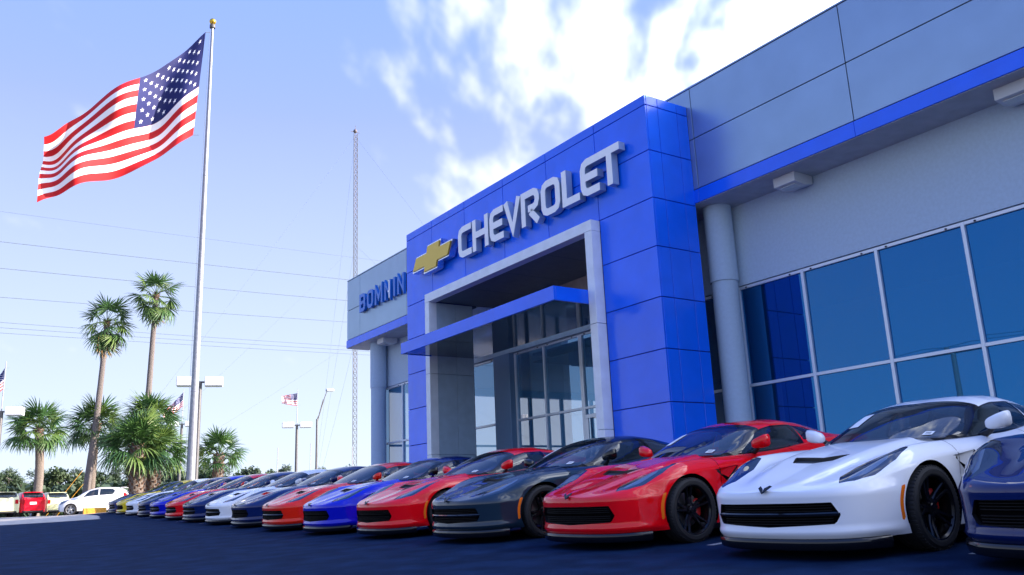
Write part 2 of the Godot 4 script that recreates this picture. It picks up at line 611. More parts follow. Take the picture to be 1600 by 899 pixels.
# the bays rise towards the showroom
func gxy(x: float, z: float) -> float:
	return gy(z) + curve([-6.0, 0.0, 3.0, 4.5, 6.0, 6.8, 10.9, 12.0], [-0.34, -0.26, -0.19, -0.125, -0.045, 0.0, 0.238, 0.26], x) * smoothstep(-60.0, -44.0, z)

func sheet(x0: float, x1: float, zs: Array, lift: float) -> ArrayMesh:
	var m := MB.new()
	for i in zs.size() - 1:
		var za: float = zs[i]; var zb: float = zs[i + 1]
		var q := []
		for e in [[x0, za], [x1, za], [x1, zb], [x0, zb]]:
			q.append(Vector3(e[0], gy(e[1]) - (0.42 * smoothstep(-60.0, -44.0, e[1]) if lift < -0.02 else 0.0) + lift, e[1]))
		m.quad(q[0], q[1], q[2], q[3], Vector3.UP)
	return m.mesh()

func build_ground() -> void:
	var zs := [3000.0, 400.0, 100.0, 30.0, 10.0]
	for i in 62: zs.append(8.0 - 2.0 * i)
	zs.append_array([-140.0, -300.0, -800.0, -3000.0])
	# one sheet to the horizon
	tag(part("ground", sheet(-3000, 3000, zs, -0.03), M.grass, self), "", "", "", "structure")
	var cm := MB.new()
	var cx := [-60.0, -30.0, -15.0, -6.0, -3.0, 0.0, 1.5, 3.0, 4.5, 6.0, 6.8, 8.0, 9.5, 10.9, 14.0, 30.0, 60.0]
	for i in cx.size() - 1:
		for j in 22:
			var q := []
			for e in [[i, j], [i + 1, j], [i + 1, j + 1], [i, j + 1]]:
				var z: float = -28.0 - 2.2 * e[1]
				q.append(Vector3(cx[e[0]], gxy(cx[e[0]], z) - 0.008, z))
			cm.quad(q[0], q[1], q[2], q[3], Vector3.UP)
	tag(part("sunlit_concrete_road", cm.mesh(), M.concrete, self), "", "", "", "structure")  # concrete, its pale tone also painting the sunlit ground past the shadow
	# dark asphalt stops at the building's shadow line, so pale concrete paints the sunlit side
	var m := MB.new()
	var edge := func(x: float) -> float: return -36.9 + 0.8 * (x - 5.0)  # runs along the edge of the building's cast shadow
	var xs := [-9.0, -3.0, 0.0, 3.0, 4.5, 5.2, 6.0, 6.8, 8.0, 9.5, 10.9, 12.5]
	for i in xs.size() - 1:
		for j in 44:
			var q := []
			for e in [[i, j], [i + 1, j], [i + 1, j + 1], [i, j + 1]]:
				var x: float = xs[e[0]]
				var ze: float = clampf(edge.call(x), -47.0, -34.0) if x < 6.5 else -45.5
				var z := lerpf(16.0, ze, e[1] / 44.0)
				q.append(Vector3(x, gxy(x, z), z))
			m.quad(q[0], q[1], q[2], q[3], Vector3.UP)
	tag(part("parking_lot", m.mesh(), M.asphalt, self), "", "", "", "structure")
	# pale yard added out of view across the lane, bouncing sun onto the facade
	var ym := MB.new()
	for j in 16:
		var za := 30.0 - 4.0 * j
		for e in [[-9.0, -22.0], [-22.0, -60.0]]:
			ym.quad(Vector3(e[0], gxy(e[0], za) - 0.004, za), Vector3(e[1], gxy(e[1], za) - 0.004, za), Vector3(e[1], gxy(e[1], za - 4.0) - 0.004, za - 4.0), Vector3(e[0], gxy(e[0], za - 4.0) - 0.004, za - 4.0), Vector3.UP)
	tag(part("added_bounce_yard", ym.mesh(), M.concrete, self), "", "", "", "structure")
	# bay lines between the parked cars
	for i in range(-1, 15):
		var z := -3.65 - 2.65 * i
		var q := MB.new()
		for k in 4:
			var a := 6.6 + k * 1.1
			var pts := []
			for e in [[a, -0.05], [a + 1.1, -0.05], [a + 1.1, 0.05], [a, 0.05]]: pts.append(Vector3(e[0], gxy(e[0], z) + 0.005, z + e[1]))
			q.quad(pts[0], pts[1], pts[2], pts[3], Vector3.UP)
		tag(part("road_marking", q.mesh(), M.line_paint, self), "", "", "", "structure")
	# pavement in front of the showroom
	var pv := MB.new()
	for j in 24:
		var za := 6.0 - 1.6 * j
		var zb := za - 1.6
		var ya := gy(za) + 0.33
		var yb := gy(zb) + 0.33
		pv.quad(Vector3(10.9, ya, za), Vector3(14.2, ya, za), Vector3(14.2, yb, zb), Vector3(10.9, yb, zb), Vector3.UP)
		pv.quad(Vector3(10.9, ya - 0.2, za), Vector3(10.9, ya, za), Vector3(10.9, yb, zb), Vector3(10.9, yb - 0.2, zb), Vector3.LEFT)
	tag(part("pavement", pv.mesh(), M.kerb, self), "", "", "", "structure")

# ------------------------------------------------------------------ the showroom
# one flat panel facing -x, gap all round, edges eased
func face_panel(x: float, y0: float, y1: float, z0: float, z1: float, m: Material, parent: Node, called := "panel", depth := 0.04, gap := 0.009) -> void:
	part(called, boxm(Vector3(x, y0 + gap, z0 + gap), Vector3(x + depth, y1 - gap, z1 - gap), 0.004), m, parent)

func window_band(o: Node3D, x: float, zs: Array, y0: float, yt: float, y1: float, glass: Material) -> void:
	# mullions, transom, head and sill of bright aluminium, a pane in every opening
	var w := 0.032
	var n := zs.size()
	for i in n:
		part("mullion", boxm(Vector3(x - 0.05, y0, zs[i] - w), Vector3(x + 0.07, y1, zs[i] + w), 0.004), M.aluminium, o)
	for i in n - 1:
		var a: float = zs[i] + w
		var b: float = zs[i + 1] - w
		part("window_head", boxm(Vector3(x - 0.045, y1 - 0.06, a), Vector3(x + 0.06, y1, b), 0.003), M.aluminium, o)
		part("transom", boxm(Vector3(x - 0.045, yt - 0.03, a), Vector3(x + 0.06, yt + 0.03, b), 0.003), M.aluminium, o)
		part("window_sill", boxm(Vector3(x - 0.045, y0, a), Vector3(x + 0.06, y0 + 0.06, b), 0.003), M.aluminium, o)
		for r in [[y0 + 0.06, yt - 0.03], [yt + 0.03, y1 - 0.06]]:
			var q := MB.new()
			# each pane sits a hair out of true, as glass does
			var tilt := rng.randf_range(-0.004, 0.004)
			var t2 := rng.randf_range(-0.004, 0.004)
			q.quad(Vector3(x + tilt, r[0], a), Vector3(x + t2, r[0], b), Vector3(x - tilt, r[1], b), Vector3(x - t2, r[1], a), Vector3.LEFT)
			part("pane", q.mesh(), glass, o)
		for k in 2:
			var zc := lerpf(a, b, 0.12 + 0.72 * k)
			part("clip", boxm(Vector3(x - 0.062, y1 - 0.055, zc - 0.015), Vector3(x - 0.046, y1 - 0.028, zc + 0.015)), M.black_plastic, o)

func eave_light(at: Vector3, label: String) -> void:
	var o := thing("wall_light", label, "light", at, 0.0, "box lights under the eaves")
	# a box that hangs from the soffit, its lens underneath
	var m := MB.new()
	m.prism(PackedVector2Array([Vector2(-0.26, 0.0), Vector2(0.30, 0.0), Vector2(0.30, -0.17), Vector2(0.05, -0.22), Vector2(-0.26, -0.19)]), Vector3(0, 0, -0.25), Vector3.RIGHT, Vector3.UP, Vector3(0, 0, 0.5))
	part("housing", m.mesh(), M.white_box, o)
	part("lens", boxm(Vector3(-0.18, -0.224, -0.17), Vector3(0.02, -0.205, 0.17), 0.004), M.lens, o)
	part("mount", boxm(Vector3(-0.1, -0.002, -0.1), Vector3(0.1, 0.03, 0.1)), M.white_box, o)

func build_showroom() -> void:
	var o := thing("showroom", "long grey showroom with silver fascia, blue band and tall tinted windows", "building", Vector3.ZERO)
	var zr := 5.0
	# walls: stucco above the glass, low wall below it, returns between the bands
	var wall := MB.new()
	var yb := 0.0
	for sg in [[-12.60, -12.05, yb, 6.64], [-12.05, zr, 4.88, 6.64], [-13.3, -12.60, 4.88, 6.64], [-23.2, -13.3, 4.89, 6.64], [-29.9, -23.2, 5.0, 6.64], [-29.9, -29.22, yb, 5.0],
			[-12.05, zr, yb, 0.45], [-13.3, -12.60, yb, 0.5], [-29.22, -23.2, 0.0, 0.6]]:
		wall.box(Vector3(14.16, sg[2], sg[0]), Vector3(14.40, sg[3], sg[1]))
	wall.box(Vector3(14.41, 4.95, -29.9), Vector3(30.0, 9.0, -29.6))
	wall.box(Vector3(14.41, yb, -29.9), Vector3(30.0, 0.9, -29.6))
	wall.box(Vector3(28.0, 0.9, -29.9), Vector3(30.0, 4.95, -29.6))
	wall.box(Vector3(14.41, yb, zr - 0.3), Vector3(30.0, 9.0, zr))
	wall.box(Vector3(29.7, yb, -29.59), Vector3(30.0, 9.0, zr - 0.31))
	tag(part("wall", wall.mesh(), M.stucco, o), "")
	# inside: floor, ceiling, back wall
	part("showroom_floor", boxm(Vector3(13.3, 0.18, -29.58), Vector3(29.6, 0.24, zr - 0.32)), M.interior_floor, o)
	part("showroom_ceiling", boxm(Vector3(14.42, 5.2, -29.58), Vector3(29.6, 5.3, zr - 0.32)), M.interior, o)
	part("partition", boxm(Vector3(19.0, 0.25, -15.0), Vector3(19.2, 5.19, zr - 0.4)), M.interior, o)
	for k in 6:
		part("picture", boxm(Vector3(18.93, 2.2, -11.5 + 2.4 * k), Vector3(18.99, 2.8, -10.6 + 2.4 * k)), M.black_plastic, o)
		part("desk", boxm(Vector3(16.4, 0.25, -11.2 + 2.7 * k), Vector3(17.2, 1.0, -9.8 + 2.7 * k), 0.02), M.interior, o)
	# the glazed end wall of the far wing, which one sees through the entrance
	for k in 9:
		var x := 14.6 + 1.66 * k
		part("end_mullion", boxm(Vector3(x - 0.07, 0.9, -29.8), Vector3(x + 0.07, 4.95, -29.68)), M.interior, o)
		if k < 8:
			part("end_rail", boxm(Vector3(x + 0.07, 2.9, -29.78), Vector3(x + 1.59, 2.98, -29.7)), M.interior, o)
			var ep := MB.new()
			ep.quad(Vector3(x + 0.07, 0.9, -29.74), Vector3(x + 1.59, 0.9, -29.74), Vector3(x + 1.59, 4.95, -29.74), Vector3(x + 0.07, 4.95, -29.74), Vector3(0, 0, -1))
			part("end_pane", ep.mesh(), M.clear_glass, o)
	# windows
	var zs := []
	for k in 11: zs.append(-12.02 + 1.632 * k)
	window_band(o, 14.22, zs, 0.45, 2.76, 4.86, M.glass_wall)
	window_band(o, 14.22, [-13.27, -12.64], 0.5, 2.76, 4.86, M.entry_glass)
	window_band(o, 14.22, [-29.19, -27.66, -26.0, -24.4, -23.25], 0.6, 2.95, 4.98, M.entry_glass)
	# columns
	for z in [-12.1, -28.93, -3.9]:
		var m := MB.new()
		m.lathe([Vector2(0.275, 0.0), Vector2(0.275, 4.96)], 36, Vector3.UP, Vector3(13.86, 0, z))
		m.lathe([Vector2(0.275, 4.96), Vector2(0.298, 4.96), Vector2(0.298, 6.64)], 36, Vector3.UP, Vector3(13.86, 0, z))
		part("column", m.mesh(), M.stucco, o)
	# fascia: silver panels over a blue band, on a dark core
	for sg in [[-14.0, [-14.0, -12.0, -8.22, -4.42, -0.62, 3.2, zr]], [-30.40, [-30.40, -29.23, -25.45, -23.04]]]:
		var z0: float = sg[0]
		var js: Array = sg[1]
		var z1: float = js[js.size() - 1]
		part("fascia_core", boxm(Vector3(13.285, 6.66, z0), Vector3(14.5, 9.28, z1)), M.silver_joint, o)
		part("soffit", boxm(Vector3(13.26, 6.63, z0), Vector3(14.158, 6.658, z1)), M.soffit, o)
		var prev := z0
		for j in js:
			if j - prev > 0.05:
				face_panel(13.25, 6.95, 8.09, prev, j, M.silver_panel, o, "fascia_panel", 0.034)
				face_panel(13.25, 8.09, 9.27, prev, j, M.silver_panel, o, "fascia_panel", 0.034)
				face_panel(13.225, 6.64, 6.935, prev, j, M.blue_panel, o, "blue_band", 0.05, 0.004)
			prev = j
		part("coping", boxm(Vector3(13.235, 9.272, z0), Vector3(14.5, 9.31, z1), 0.005), M.silver_panel, o)
	part("roof", boxm(Vector3(14.51, 8.9, -29.58), Vector3(29.68, 8.98, zr - 0.32)), M.kerb, o)
	# lights under the eaves
	eave_light(Vector3(13.82, 6.625, -10.08), "white box light under the eave, nearest the blue portal")
	eave_light(Vector3(13.82, 6.625, -5.72), "white box light under the eave at the upper right corner of the view")
	eave_light(Vector3(13.75, 6.625, -28.0), "white box light under the eave of the far wing by the round column")
	# blue letters on the far wing, the second last one peeling
	var word := "BOMNIN"
	var zz := [[-29.0, -28.5], [-28.33, -27.83], [-27.68, -27.06], [-26.90, -26.40], [-26.20, -26.06], [-25.90, -25.40]]
	var sign_ := thing("wall_sign", "row of raised blue capital letters on the grey far wing", "sign", Vector3(13.25, 7.74, -27.2))
	for i in 6:
		var l := glyph(word[i], zz[i][1] - zz[i][0], 0.68, 0.13, 0.10)
		var lt := part("letter", l[0], M.blue_letter, sign_, Vector3(-0.13, 0, zz[i][0] + 27.2))
		if i == 3:
			var st := MB.new()
			st.box(Vector3(-0.012, 0.02, 0.36), Vector3(-0.002, 0.66, 0.44), 0.004)
			st.box(Vector3(-0.012, 0.24, 0.30), Vector3(-0.003, 0.3, 0.355), 0.003)
			part("bare_strip", st.mesh(), M.letter_face, lt)

# a capital letter of strokes: [mesh with depth behind the front, front face alone]; z grows to the right, the front faces -x
func glyph(ch: String, w: float, h: float, t: float, depth: float) -> Array:
	var k := t / 2.0
	var c := 0.17 * h
	var strokes := []   # [points, closed]
	var L := k; var R := w - k; var B := k; var T := h - k
	match ch:
		"C": strokes = [[[Vector2(w, T), Vector2(L + c, T), Vector2(L + c * 0.3, T - c * 0.3), Vector2(L, T - c), Vector2(L, B + c), Vector2(L + c * 0.3, B + c * 0.3), Vector2(L + c, B), Vector2(w, B)], false]]
		"H": strokes = [[[Vector2(L, 0), Vector2(L, h)], false], [[Vector2(R, 0), Vector2(R, h)], false], [[Vector2(t, h / 2), Vector2(w - t, h / 2)], false]]
		"E": strokes = [[[Vector2(w, T), Vector2(L + c, T), Vector2(L + c * 0.3, T - c * 0.3), Vector2(L, T - c), Vector2(L, B + c), Vector2(L + c * 0.3, B + c * 0.3), Vector2(L + c, B), Vector2(w, B)], false], [[Vector2(t, h / 2), Vector2(w * 0.92, h / 2)], false]]
		"V": strokes = [[[Vector2(k * 0.9, h), Vector2(w / 2, k * 0.9), Vector2(w - k * 0.9, h)], false]]
		"R": strokes = [[[Vector2(L, 0), Vector2(L, T), Vector2(R - c, T), Vector2(R - c * 0.3, T - c * 0.3), Vector2(R, T - c), Vector2(R, 0.46 * h + c), Vector2(R - c * 0.3, 0.46 * h + c * 0.3), Vector2(R - c, 0.46 * h), Vector2(w * 0.38, 0.46 * h)], false], [[Vector2(w * 0.5, 0.46 * h - k), Vector2(w - k * 0.75, 0)], false]]
		"O": strokes = [[[Vector2(L, B + c), Vector2(L + c * 0.3, B + c * 0.3), Vector2(L + c, B), Vector2(R - c, B), Vector2(R - c * 0.3, B + c * 0.3), Vector2(R, B + c), Vector2(R, T - c), Vector2(R - c * 0.3, T - c * 0.3), Vector2(R - c, T), Vector2(L + c, T), Vector2(L + c * 0.3, T - c * 0.3), Vector2(L, T - c)], true]]
		"L": strokes = [[[Vector2(L, h), Vector2(L, B), Vector2(w, B)], false]]
		"T": strokes = [[[Vector2(0, T), Vector2(w, T)], false], [[Vector2(w * 0.5, 0), Vector2(w * 0.5, h - t)], false]]
		"I": strokes = [[[Vector2(w / 2, 0), Vector2(w / 2, h)], false]]
		"M": strokes = [[[Vector2(L, 0), Vector2(L, T), Vector2(w / 2, h * 0.3), Vector2(R, T), Vector2(R, 0)], false]]
		"N": strokes = [[[Vector2(L, 0), Vector2(L, T), Vector2(R, B), Vector2(R, h)], false]]
		"B": strokes = [[[Vector2(L, B), Vector2(R - c, B), Vector2(R - c * 0.3, B + c * 0.3), Vector2(R, B + c), Vector2(R, h * 0.5 - c * 0.5), Vector2(R - c * 0.6, h * 0.5), Vector2(R, h * 0.5 + c * 0.5), Vector2(R, T - c), Vector2(R - c * 0.3, T - c * 0.3), Vector2(R - c, T), Vector2(L, T)], true], [[Vector2(t, h / 2), Vector2(R - c * 0.6 - k * 1.2, h / 2)], false]]
	var body := MB.new()
	var front := MB.new()
	var V3 := func(q: Vector2, x: float) -> Vector3: return Vector3(x, q.y, q.x)
	for s in strokes:
		var pts: Array = s[0]
		var n := pts.size()
		var segs: int = n if s[1] else n - 1
		var left := []
		var right := []
		for i in n:
			var d1: Vector2 = (pts[i] - pts[(i - 1 + n) % n]).normalized()
			var d2: Vector2 = (pts[(i + 1) % n] - pts[i]).normalized()
			if not s[1] and i == 0: d1 = d2
			if not s[1] and i == n - 1: d2 = d1
			var nn := Vector2(-(d1 + d2).y, (d1 + d2).x).normalized()
			var len := k / maxf(0.45, nn.dot(Vector2(-d1.y, d1.x)))
			left.append(pts[i] + nn * len); right.append(pts[i] - nn * len)
		for i in segs:
			var j := (i + 1) % n
			front.quad(V3.call(left[i], 0.0), V3.call(right[i], 0.0), V3.call(right[j], 0.0), V3.call(left[j], 0.0), Vector3.LEFT)
			body.quad(V3.call(left[i], 0.0), V3.call(right[i], 0.0), V3.call(right[j], 0.0), V3.call(left[j], 0.0), Vector3.LEFT)
			for e in [[left, 1.0], [right, -1.0]]:
				var dd: Vector2 = e[0][j] - e[0][i]
				body.quad(V3.call(e[0][i], 0.0), V3.call(e[0][j], 0.0), V3.call(e[0][j], depth), V3.call(e[0][i], depth), Vector3(0, dd.x, -dd.y) * e[1])
		if not s[1]:
			for i in [0, n - 1]:
				var dd: Vector2 = (pts[0] - pts[1]) if i == 0 else (pts[n - 1] - pts[n - 2])
				body.quad(V3.call(left[i], 0.0), V3.call(right[i], 0.0), V3.call(right[i], depth), V3.call(left[i], depth), Vector3(0, dd.y, dd.x))
	return [body.mesh(), front.mesh()]

func build_portal() -> void:
	var o := thing("entrance_portal", "tall saturated blue panelled entrance portal with a silver framed opening", "portal", Vector3.ZERO)
	# core behind the panels
	var core := MB.new()
	core.box(Vector3(12.045, 0.0, -23.0), Vector3(13.24, 8.85, -21.26))
	core.box(Vector3(12.041, 0.0, -14.02), Vector3(13.24, 8.876, -12.171))
	core.box(Vector3(12.045, 6.40, -21.255), Vector3(13.24, 8.85, -14.025))
	part("core", core.mesh(), M.blue_joint, o)
	var ys := [0.1, 1.33, 2.38, 3.43, 4.48, 5.54, 6.58, 7.63, 8.66, 8.89]
	var zs := [-23.03, -21.41, -19.55, -17.60, -15.70, -13.84, -12.13]
	for i in ys.size() - 1:
		for j in zs.size() - 1:
			if ys[i + 1] < 6.6 and j > 0 and j < 5: continue
			face_panel(12.0, ys[i], ys[i + 1], zs[j], zs[j + 1], M.blue_tones[rng.randi() % 3], o)
		# the side that faces the camera, in three columns
		var xs := [12.035, 12.36, 12.93, 13.25]
		for j in 3:
			part("side_panel", boxm(Vector3(xs[j] + 0.006, ys[i] + 0.009, -12.17), Vector3(xs[j + 1] - 0.006, ys[i + 1] - 0.009, -12.13), 0.004), M.blue_panel, o)
	part("portal_cap", boxm(Vector3(12.02, 8.86, -23.0), Vector3(13.25, 8.885, -12.16)), M.blue_panel, o)
	part("far_side", boxm(Vector3(12.042, 0.1, -23.03), Vector3(13.25, 8.85, -23.005)), M.blue_panel, o)
	# silver frame round the opening, standing proud of the blue
	var f = M.frame_panel
	part("frame", boxm(Vector3(11.74, 6.33, -21.44), Vector3(11.998, 6.575, -13.84), 0.006), f, o)
	for y in [[0.1, 2.0], [2.01, 4.25], [4.26, 6.325]]:
		part("frame", boxm(Vector3(11.74, y[0], -14.08), Vector3(11.998, y[1], -13.842), 0.006), f, o)
		part("frame", boxm(Vector3(11.74, y[0], -21.438), Vector3(11.998, y[1], -21.2), 0.006), f, o)
	# grey cladding of the deep reveal
	for y in [[0.1, 2.0], [2.01, 4.25], [4.26, 6.32]]:
		for x in [[12.002, 12.62], [12.63, 13.20]]:
			part("reveal_panel", boxm(Vector3(x[0], y[0], -21.25), Vector3(x[1], y[1], -21.205), 0.004), M.grey_panel, o)
			part("reveal_panel", boxm(Vector3(x[0], y[0], -14.075), Vector3(x[1], y[1], -14.03), 0.004), M.grey_panel, o)
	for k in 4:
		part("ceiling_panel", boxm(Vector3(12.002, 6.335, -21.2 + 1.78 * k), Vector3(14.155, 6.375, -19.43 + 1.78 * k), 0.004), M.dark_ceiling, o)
	part("back_wall", boxm(Vector3(14.10, 5.16, -23.1), Vector3(14.155, 6.33, -13.4)), M.brown_wall, o)
	part("box_light", boxm(Vector3(13.9, 6.08, -18.85), Vector3(14.098, 6.30, -18.45), 0.01), M.soffit, o)
	# beam over the glass, steel column
	part("beam", boxm(Vector3(14.08, 4.88, -23.1), Vector3(14.155, 5.155, -13.4), 0.004), M.grey_panel, o)
	part("column", boxm(Vector3(14.00, 0.4, -21.40), Vector3(14.30, 4.875, -20.56), 0.01), M.steel_column, o)
	var g := thing("entrance_glazing", "tall glass entrance wall with aluminium mullions under the blue canopy", "window", Vector3.ZERO)
	window_band(g, 14.22, [-23.16, -21.44], 0.4, 2.92, 4.88, M.entry_glass)
	window_band(g, 14.22, [-20.52, -19.11, -17.51], 0.4, 2.92, 4.88, M.entry_glass)
	window_band(g, 14.22, [-17.44, -16.2, -14.8, -13.34], 0.4, 2.92, 4.88, M.entry_glass)
	var d := part("door", boxm(Vector3(14.13, 0.42, -17.36), Vector3(14.165, 0.54, -16.28)), M.aluminium, g)
	for q in [[2.64, 2.74, -17.36, -16.28], [0.545, 2.635, -17.36, -17.27], [0.545, 2.635, -16.37, -16.28]]:
		part("door_rail", boxm(Vector3(14.13, q[0], q[2]), Vector3(14.165, q[1], q[3]), 0.004), M.aluminium, d)
	part("handle", boxm(Vector3(14.08, 1.1, -17.22), Vector3(14.105, 1.7, -17.195), 0.008), M.chrome, d)
	# canopy
	var c := thing("entrance_canopy", "flat blue canopy jutting from the silver frame over the entrance", "canopy", Vector3.ZERO)
	part("fascia", boxm(Vector3(10.80, 4.722, -21.13), Vector3(10.86, 5.03, -14.085), 0.006), M.blue_panel, c)
	part("fascia", boxm(Vector3(10.862, 4.722, -14.145), Vector3(13.2, 5.03, -14.085), 0.006), M.blue_panel, c)
	part("fascia", boxm(Vector3(10.862, 4.722, -21.13), Vector3(11.735, 5.03, -21.07), 0.006), M.blue_panel, c)
	part("deck", boxm(Vector3(10.863, 4.95, -21.068), Vector3(13.2, 5.02, -14.147)), M.blue_joint, c)
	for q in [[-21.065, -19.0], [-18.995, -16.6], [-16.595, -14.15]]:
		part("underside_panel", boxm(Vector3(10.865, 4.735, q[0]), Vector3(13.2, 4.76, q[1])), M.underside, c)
	# the name over the opening, raised letters on studs
	var s := thing("portal_sign", "large silver capital letters over the entrance opening", "sign", Vector3(12.0, 7.155, -16.2))
	var word := "CHEVROLET"
	var zz := [[-19.55, -18.86], [-18.80, -18.02], [-17.95, -17.30], [-17.26, -16.52], [-16.50, -15.74], [-15.66, -14.92], [-14.84, -14.20], [-14.15, -13.50], [-13.50, -12.80]]
	for i in 9:
		var l := glyph(word[i], zz[i][1] - zz[i][0], 0.875, 0.175, 0.17)
		var lt := part("letter", l[0], M.letter_edge, s, Vector3(-0.215, 0, zz[i][0] + 16.2))
		part("face", l[1], M.letter_face, lt, Vector3(-0.003, 0, 0))
		var st := MB.new()
		var w: float = zz[i][1] - zz[i][0]
		st.box(Vector3(0.172, 0.08, w * 0.4), Vector3(0.214, 0.11, w * 0.4 + 0.03))
		if i != 3: part("stud", st.mesh(), M.letter_edge, lt)
	# golden bow-tie shaped emblem with a bright edge
	var b := thing("emblem", "golden cross shaped emblem with slanted ends beside the silver letters", "emblem", Vector3(12.0, 7.2, -20.95))
	var poly := PackedVector2Array([Vector2(-1.18, 0.17), Vector2(-0.44, 0.17), Vector2(-0.50, 0.0), Vector2(0.30, 0.0), Vector2(0.36, 0.17), Vector2(0.96, 0.17), Vector2(1.20, 0.61), Vector2(0.50, 0.61), Vector2(0.56, 0.80), Vector2(-0.24, 0.80), Vector2(-0.30, 0.61), Vector2(-0.93, 0.61)])
	var e1 := MB.new()
	e1.prism(poly, Vector3(-0.27, 0, 0), Vector3(0, 0, 1), Vector3.UP, Vector3(0.20, 0, 0))
	part("rim", e1.mesh(), M.chrome, b)
	var e2 := MB.new()
	var small := Geometry2D.offset_polygon(poly, -0.045)
	e2.prism(small[0], Vector3(-0.30, 0, 0), Vector3(0, 0, 1), Vector3.UP, Vector3(0.028, 0, 0))
	part("gold_face", e2.mesh(), M.gold, b)
	var e3 := MB.new()
	e3.box(Vector3(-0.068, 0.3, -0.4), Vector3(-0.004, 0.36, 0.4))
	part("bracket", e3.mesh(), M.letter_edge, b)

# ------------------------------------------------------------------ the sports cars
# s runs from the nose (0) to the tail (4.495), the nose points to -x; the car's own middle is at s = 2.25
const KO := [0.0, 0.015, 0.06, 0.15, 0.28, 0.45, 0.70, 0.96, 1.3, 1.8, 2.4, 3.0, 3.66, 4.1, 4.4, 4.495]
var out_len := []
var out_s := [0.0, 0.012, 0.05, 0.115, 0.20, 0.32, 0.48, 0.70, 0.96, 1.3, 1.8, 2.4, 2.9, 3.3, 3.66, 4.0, 4.22, 4.38, 4.46, 4.495]
var out_w := [0.0, 0.24, 0.45, 0.61, 0.71, 0.79, 0.85, 0.895, 0.925, 0.915, 0.90, 0.90, 0.915, 0.935, 0.938, 0.925, 0.885, 0.76, 0.48, 0.0]

func outline(a: float) -> Vector2:
	if out_len.is_empty():
		out_len = [0.0]
		for i in range(1, out_s.size()):
			out_len.append(out_len[i - 1] + Vector2(out_s[i] - out_s[i - 1], out_w[i] - out_w[i - 1]).length())
	var L: float = a * out_len[out_len.size() - 1]
	return Vector2(curve(out_len, out_s, L), curve(out_len, out_w, L))

func body_point(a: float, v: float) -> Vector3:
	var o := outline(a)
	var e := (outline(minf(a + 0.002, 1.0)) - outline(maxf(a - 0.002, 0.0))).normalized()
	var inw := Vector2(e.y, -e.x)       # towards the middle
	if a <= 0.0: inw = Vector2(1, 0)
	if a >= 1.0: inw = Vector2(-1, 0)
	var s := o.x
	var front := smoothstep(0.75, 0.30, s)
	var rear := smoothstep(4.15, 4.45, s)
	var ysh := curve(KO, [0.535, 0.537, 0.545, 0.56, 0.585, 0.62, 0.675, 0.715, 0.735, 0.755, 0.775, 0.80, 0.85, 0.90, 0.93, 0.94], s)
	if v < 0.0:
		# the flank and the front: v from -1 (bottom) to 0 (shoulder)
		var y0 := 0.165
		var y := lerpf(ysh, y0, -v)
		var f := curve([0.15, 0.185, 0.22, 0.27, 0.46, 0.495, 0.52, 0.545, 0.60, 0.75], [0.05, 0.018, 0.0, 0.012, 0.008, 0.006, 0.010, 0.022, 0.05, 0.10], y)
		var arch := minf(Vector2(s - 0.96, y - 0.335).length(), Vector2(s - 3.67, y - 0.345).length())
		var d := curve([0.15, 0.20, 0.26, 0.42, 0.54, 0.62, 0.68, 0.72, 0.80, 0.90], [0.05, 0.02, 0.022, 0.055, 0.048, 0.022, 0.004, 0.0, 0.022, 0.05], y)
		var flare := smoothstep(0.62, 0.40, arch)
		d = lerpf(d, maxf(0.0, (y - 0.62) * 0.10) + maxf(0.0, 0.3 - y) * 0.12, flare)
		var r := curve([0.15, 0.25, 0.4, 0.75, 0.95], [0.10, 0.05, 0.03, 0.0, 0.03], y)
		var inset := lerpf(lerpf(d, f, front), r, rear)
		var q := o + inw * inset
		return Vector3(q.x - 2.25, y, q.y)
	# the top: v from 0 (shoulder) to 1 (middle line)
	var edge := body_point(a, -0.0001)
	var w := edge.z
	var sc := curve([0.0, 0.012, 0.05, 0.115, 0.20, 0.32, 0.48, 0.70, 0.96, 1.3, 1.8, 2.4, 3.3, 4.0, 4.38, 4.46, 4.495], [0.0, 0.09, 0.22, 0.36, 0.49, 0.63, 0.79, 0.96, 1.17, 1.44, 1.85, 2.4, 3.3, 3.9, 4.22, 4.36, 4.495], s)
	var yf := curve(KO, [0.545, 0.55, 0.567, 0.60, 0.645, 0.705, 0.785, 0.830, 0.842, 0.845, 0.865, 0.91, 0.975, 0.985, 0.975, 0.955], s)
	var yv := curve(KO, [0.55, 0.562, 0.588, 0.618, 0.655, 0.697, 0.742, 0.775, 0.808, 0.845, 0.875, 0.92, 0.955, 0.97, 0.97, 0.955], s)
	var yb := curve(KO, [0.553, 0.572, 0.605, 0.65, 0.695, 0.74, 0.792, 0.832, 0.867, 0.90, 0.915, 0.94, 0.97, 0.975, 0.97, 0.955], s)
	var yc := curve(KO, [0.555, 0.58, 0.615, 0.66, 0.705, 0.748, 0.798, 0.837, 0.873, 0.905, 0.92, 0.95, 0.975, 0.98, 0.975, 0.955], s)
	var yy := curve([0.0, 0.05, 0.15, 0.40, 0.54, 0.60, 1.0], [ysh, lerpf(ysh, yf, 0.55), yf, yv, lerpf(yb, yv, 0.22), yb, yc], v)
	return Vector3(lerpf(s, sc, v) + (edge.x + 2.25 - s) * (1.0 - v) - 2.25, yy, w * (1.0 - v))

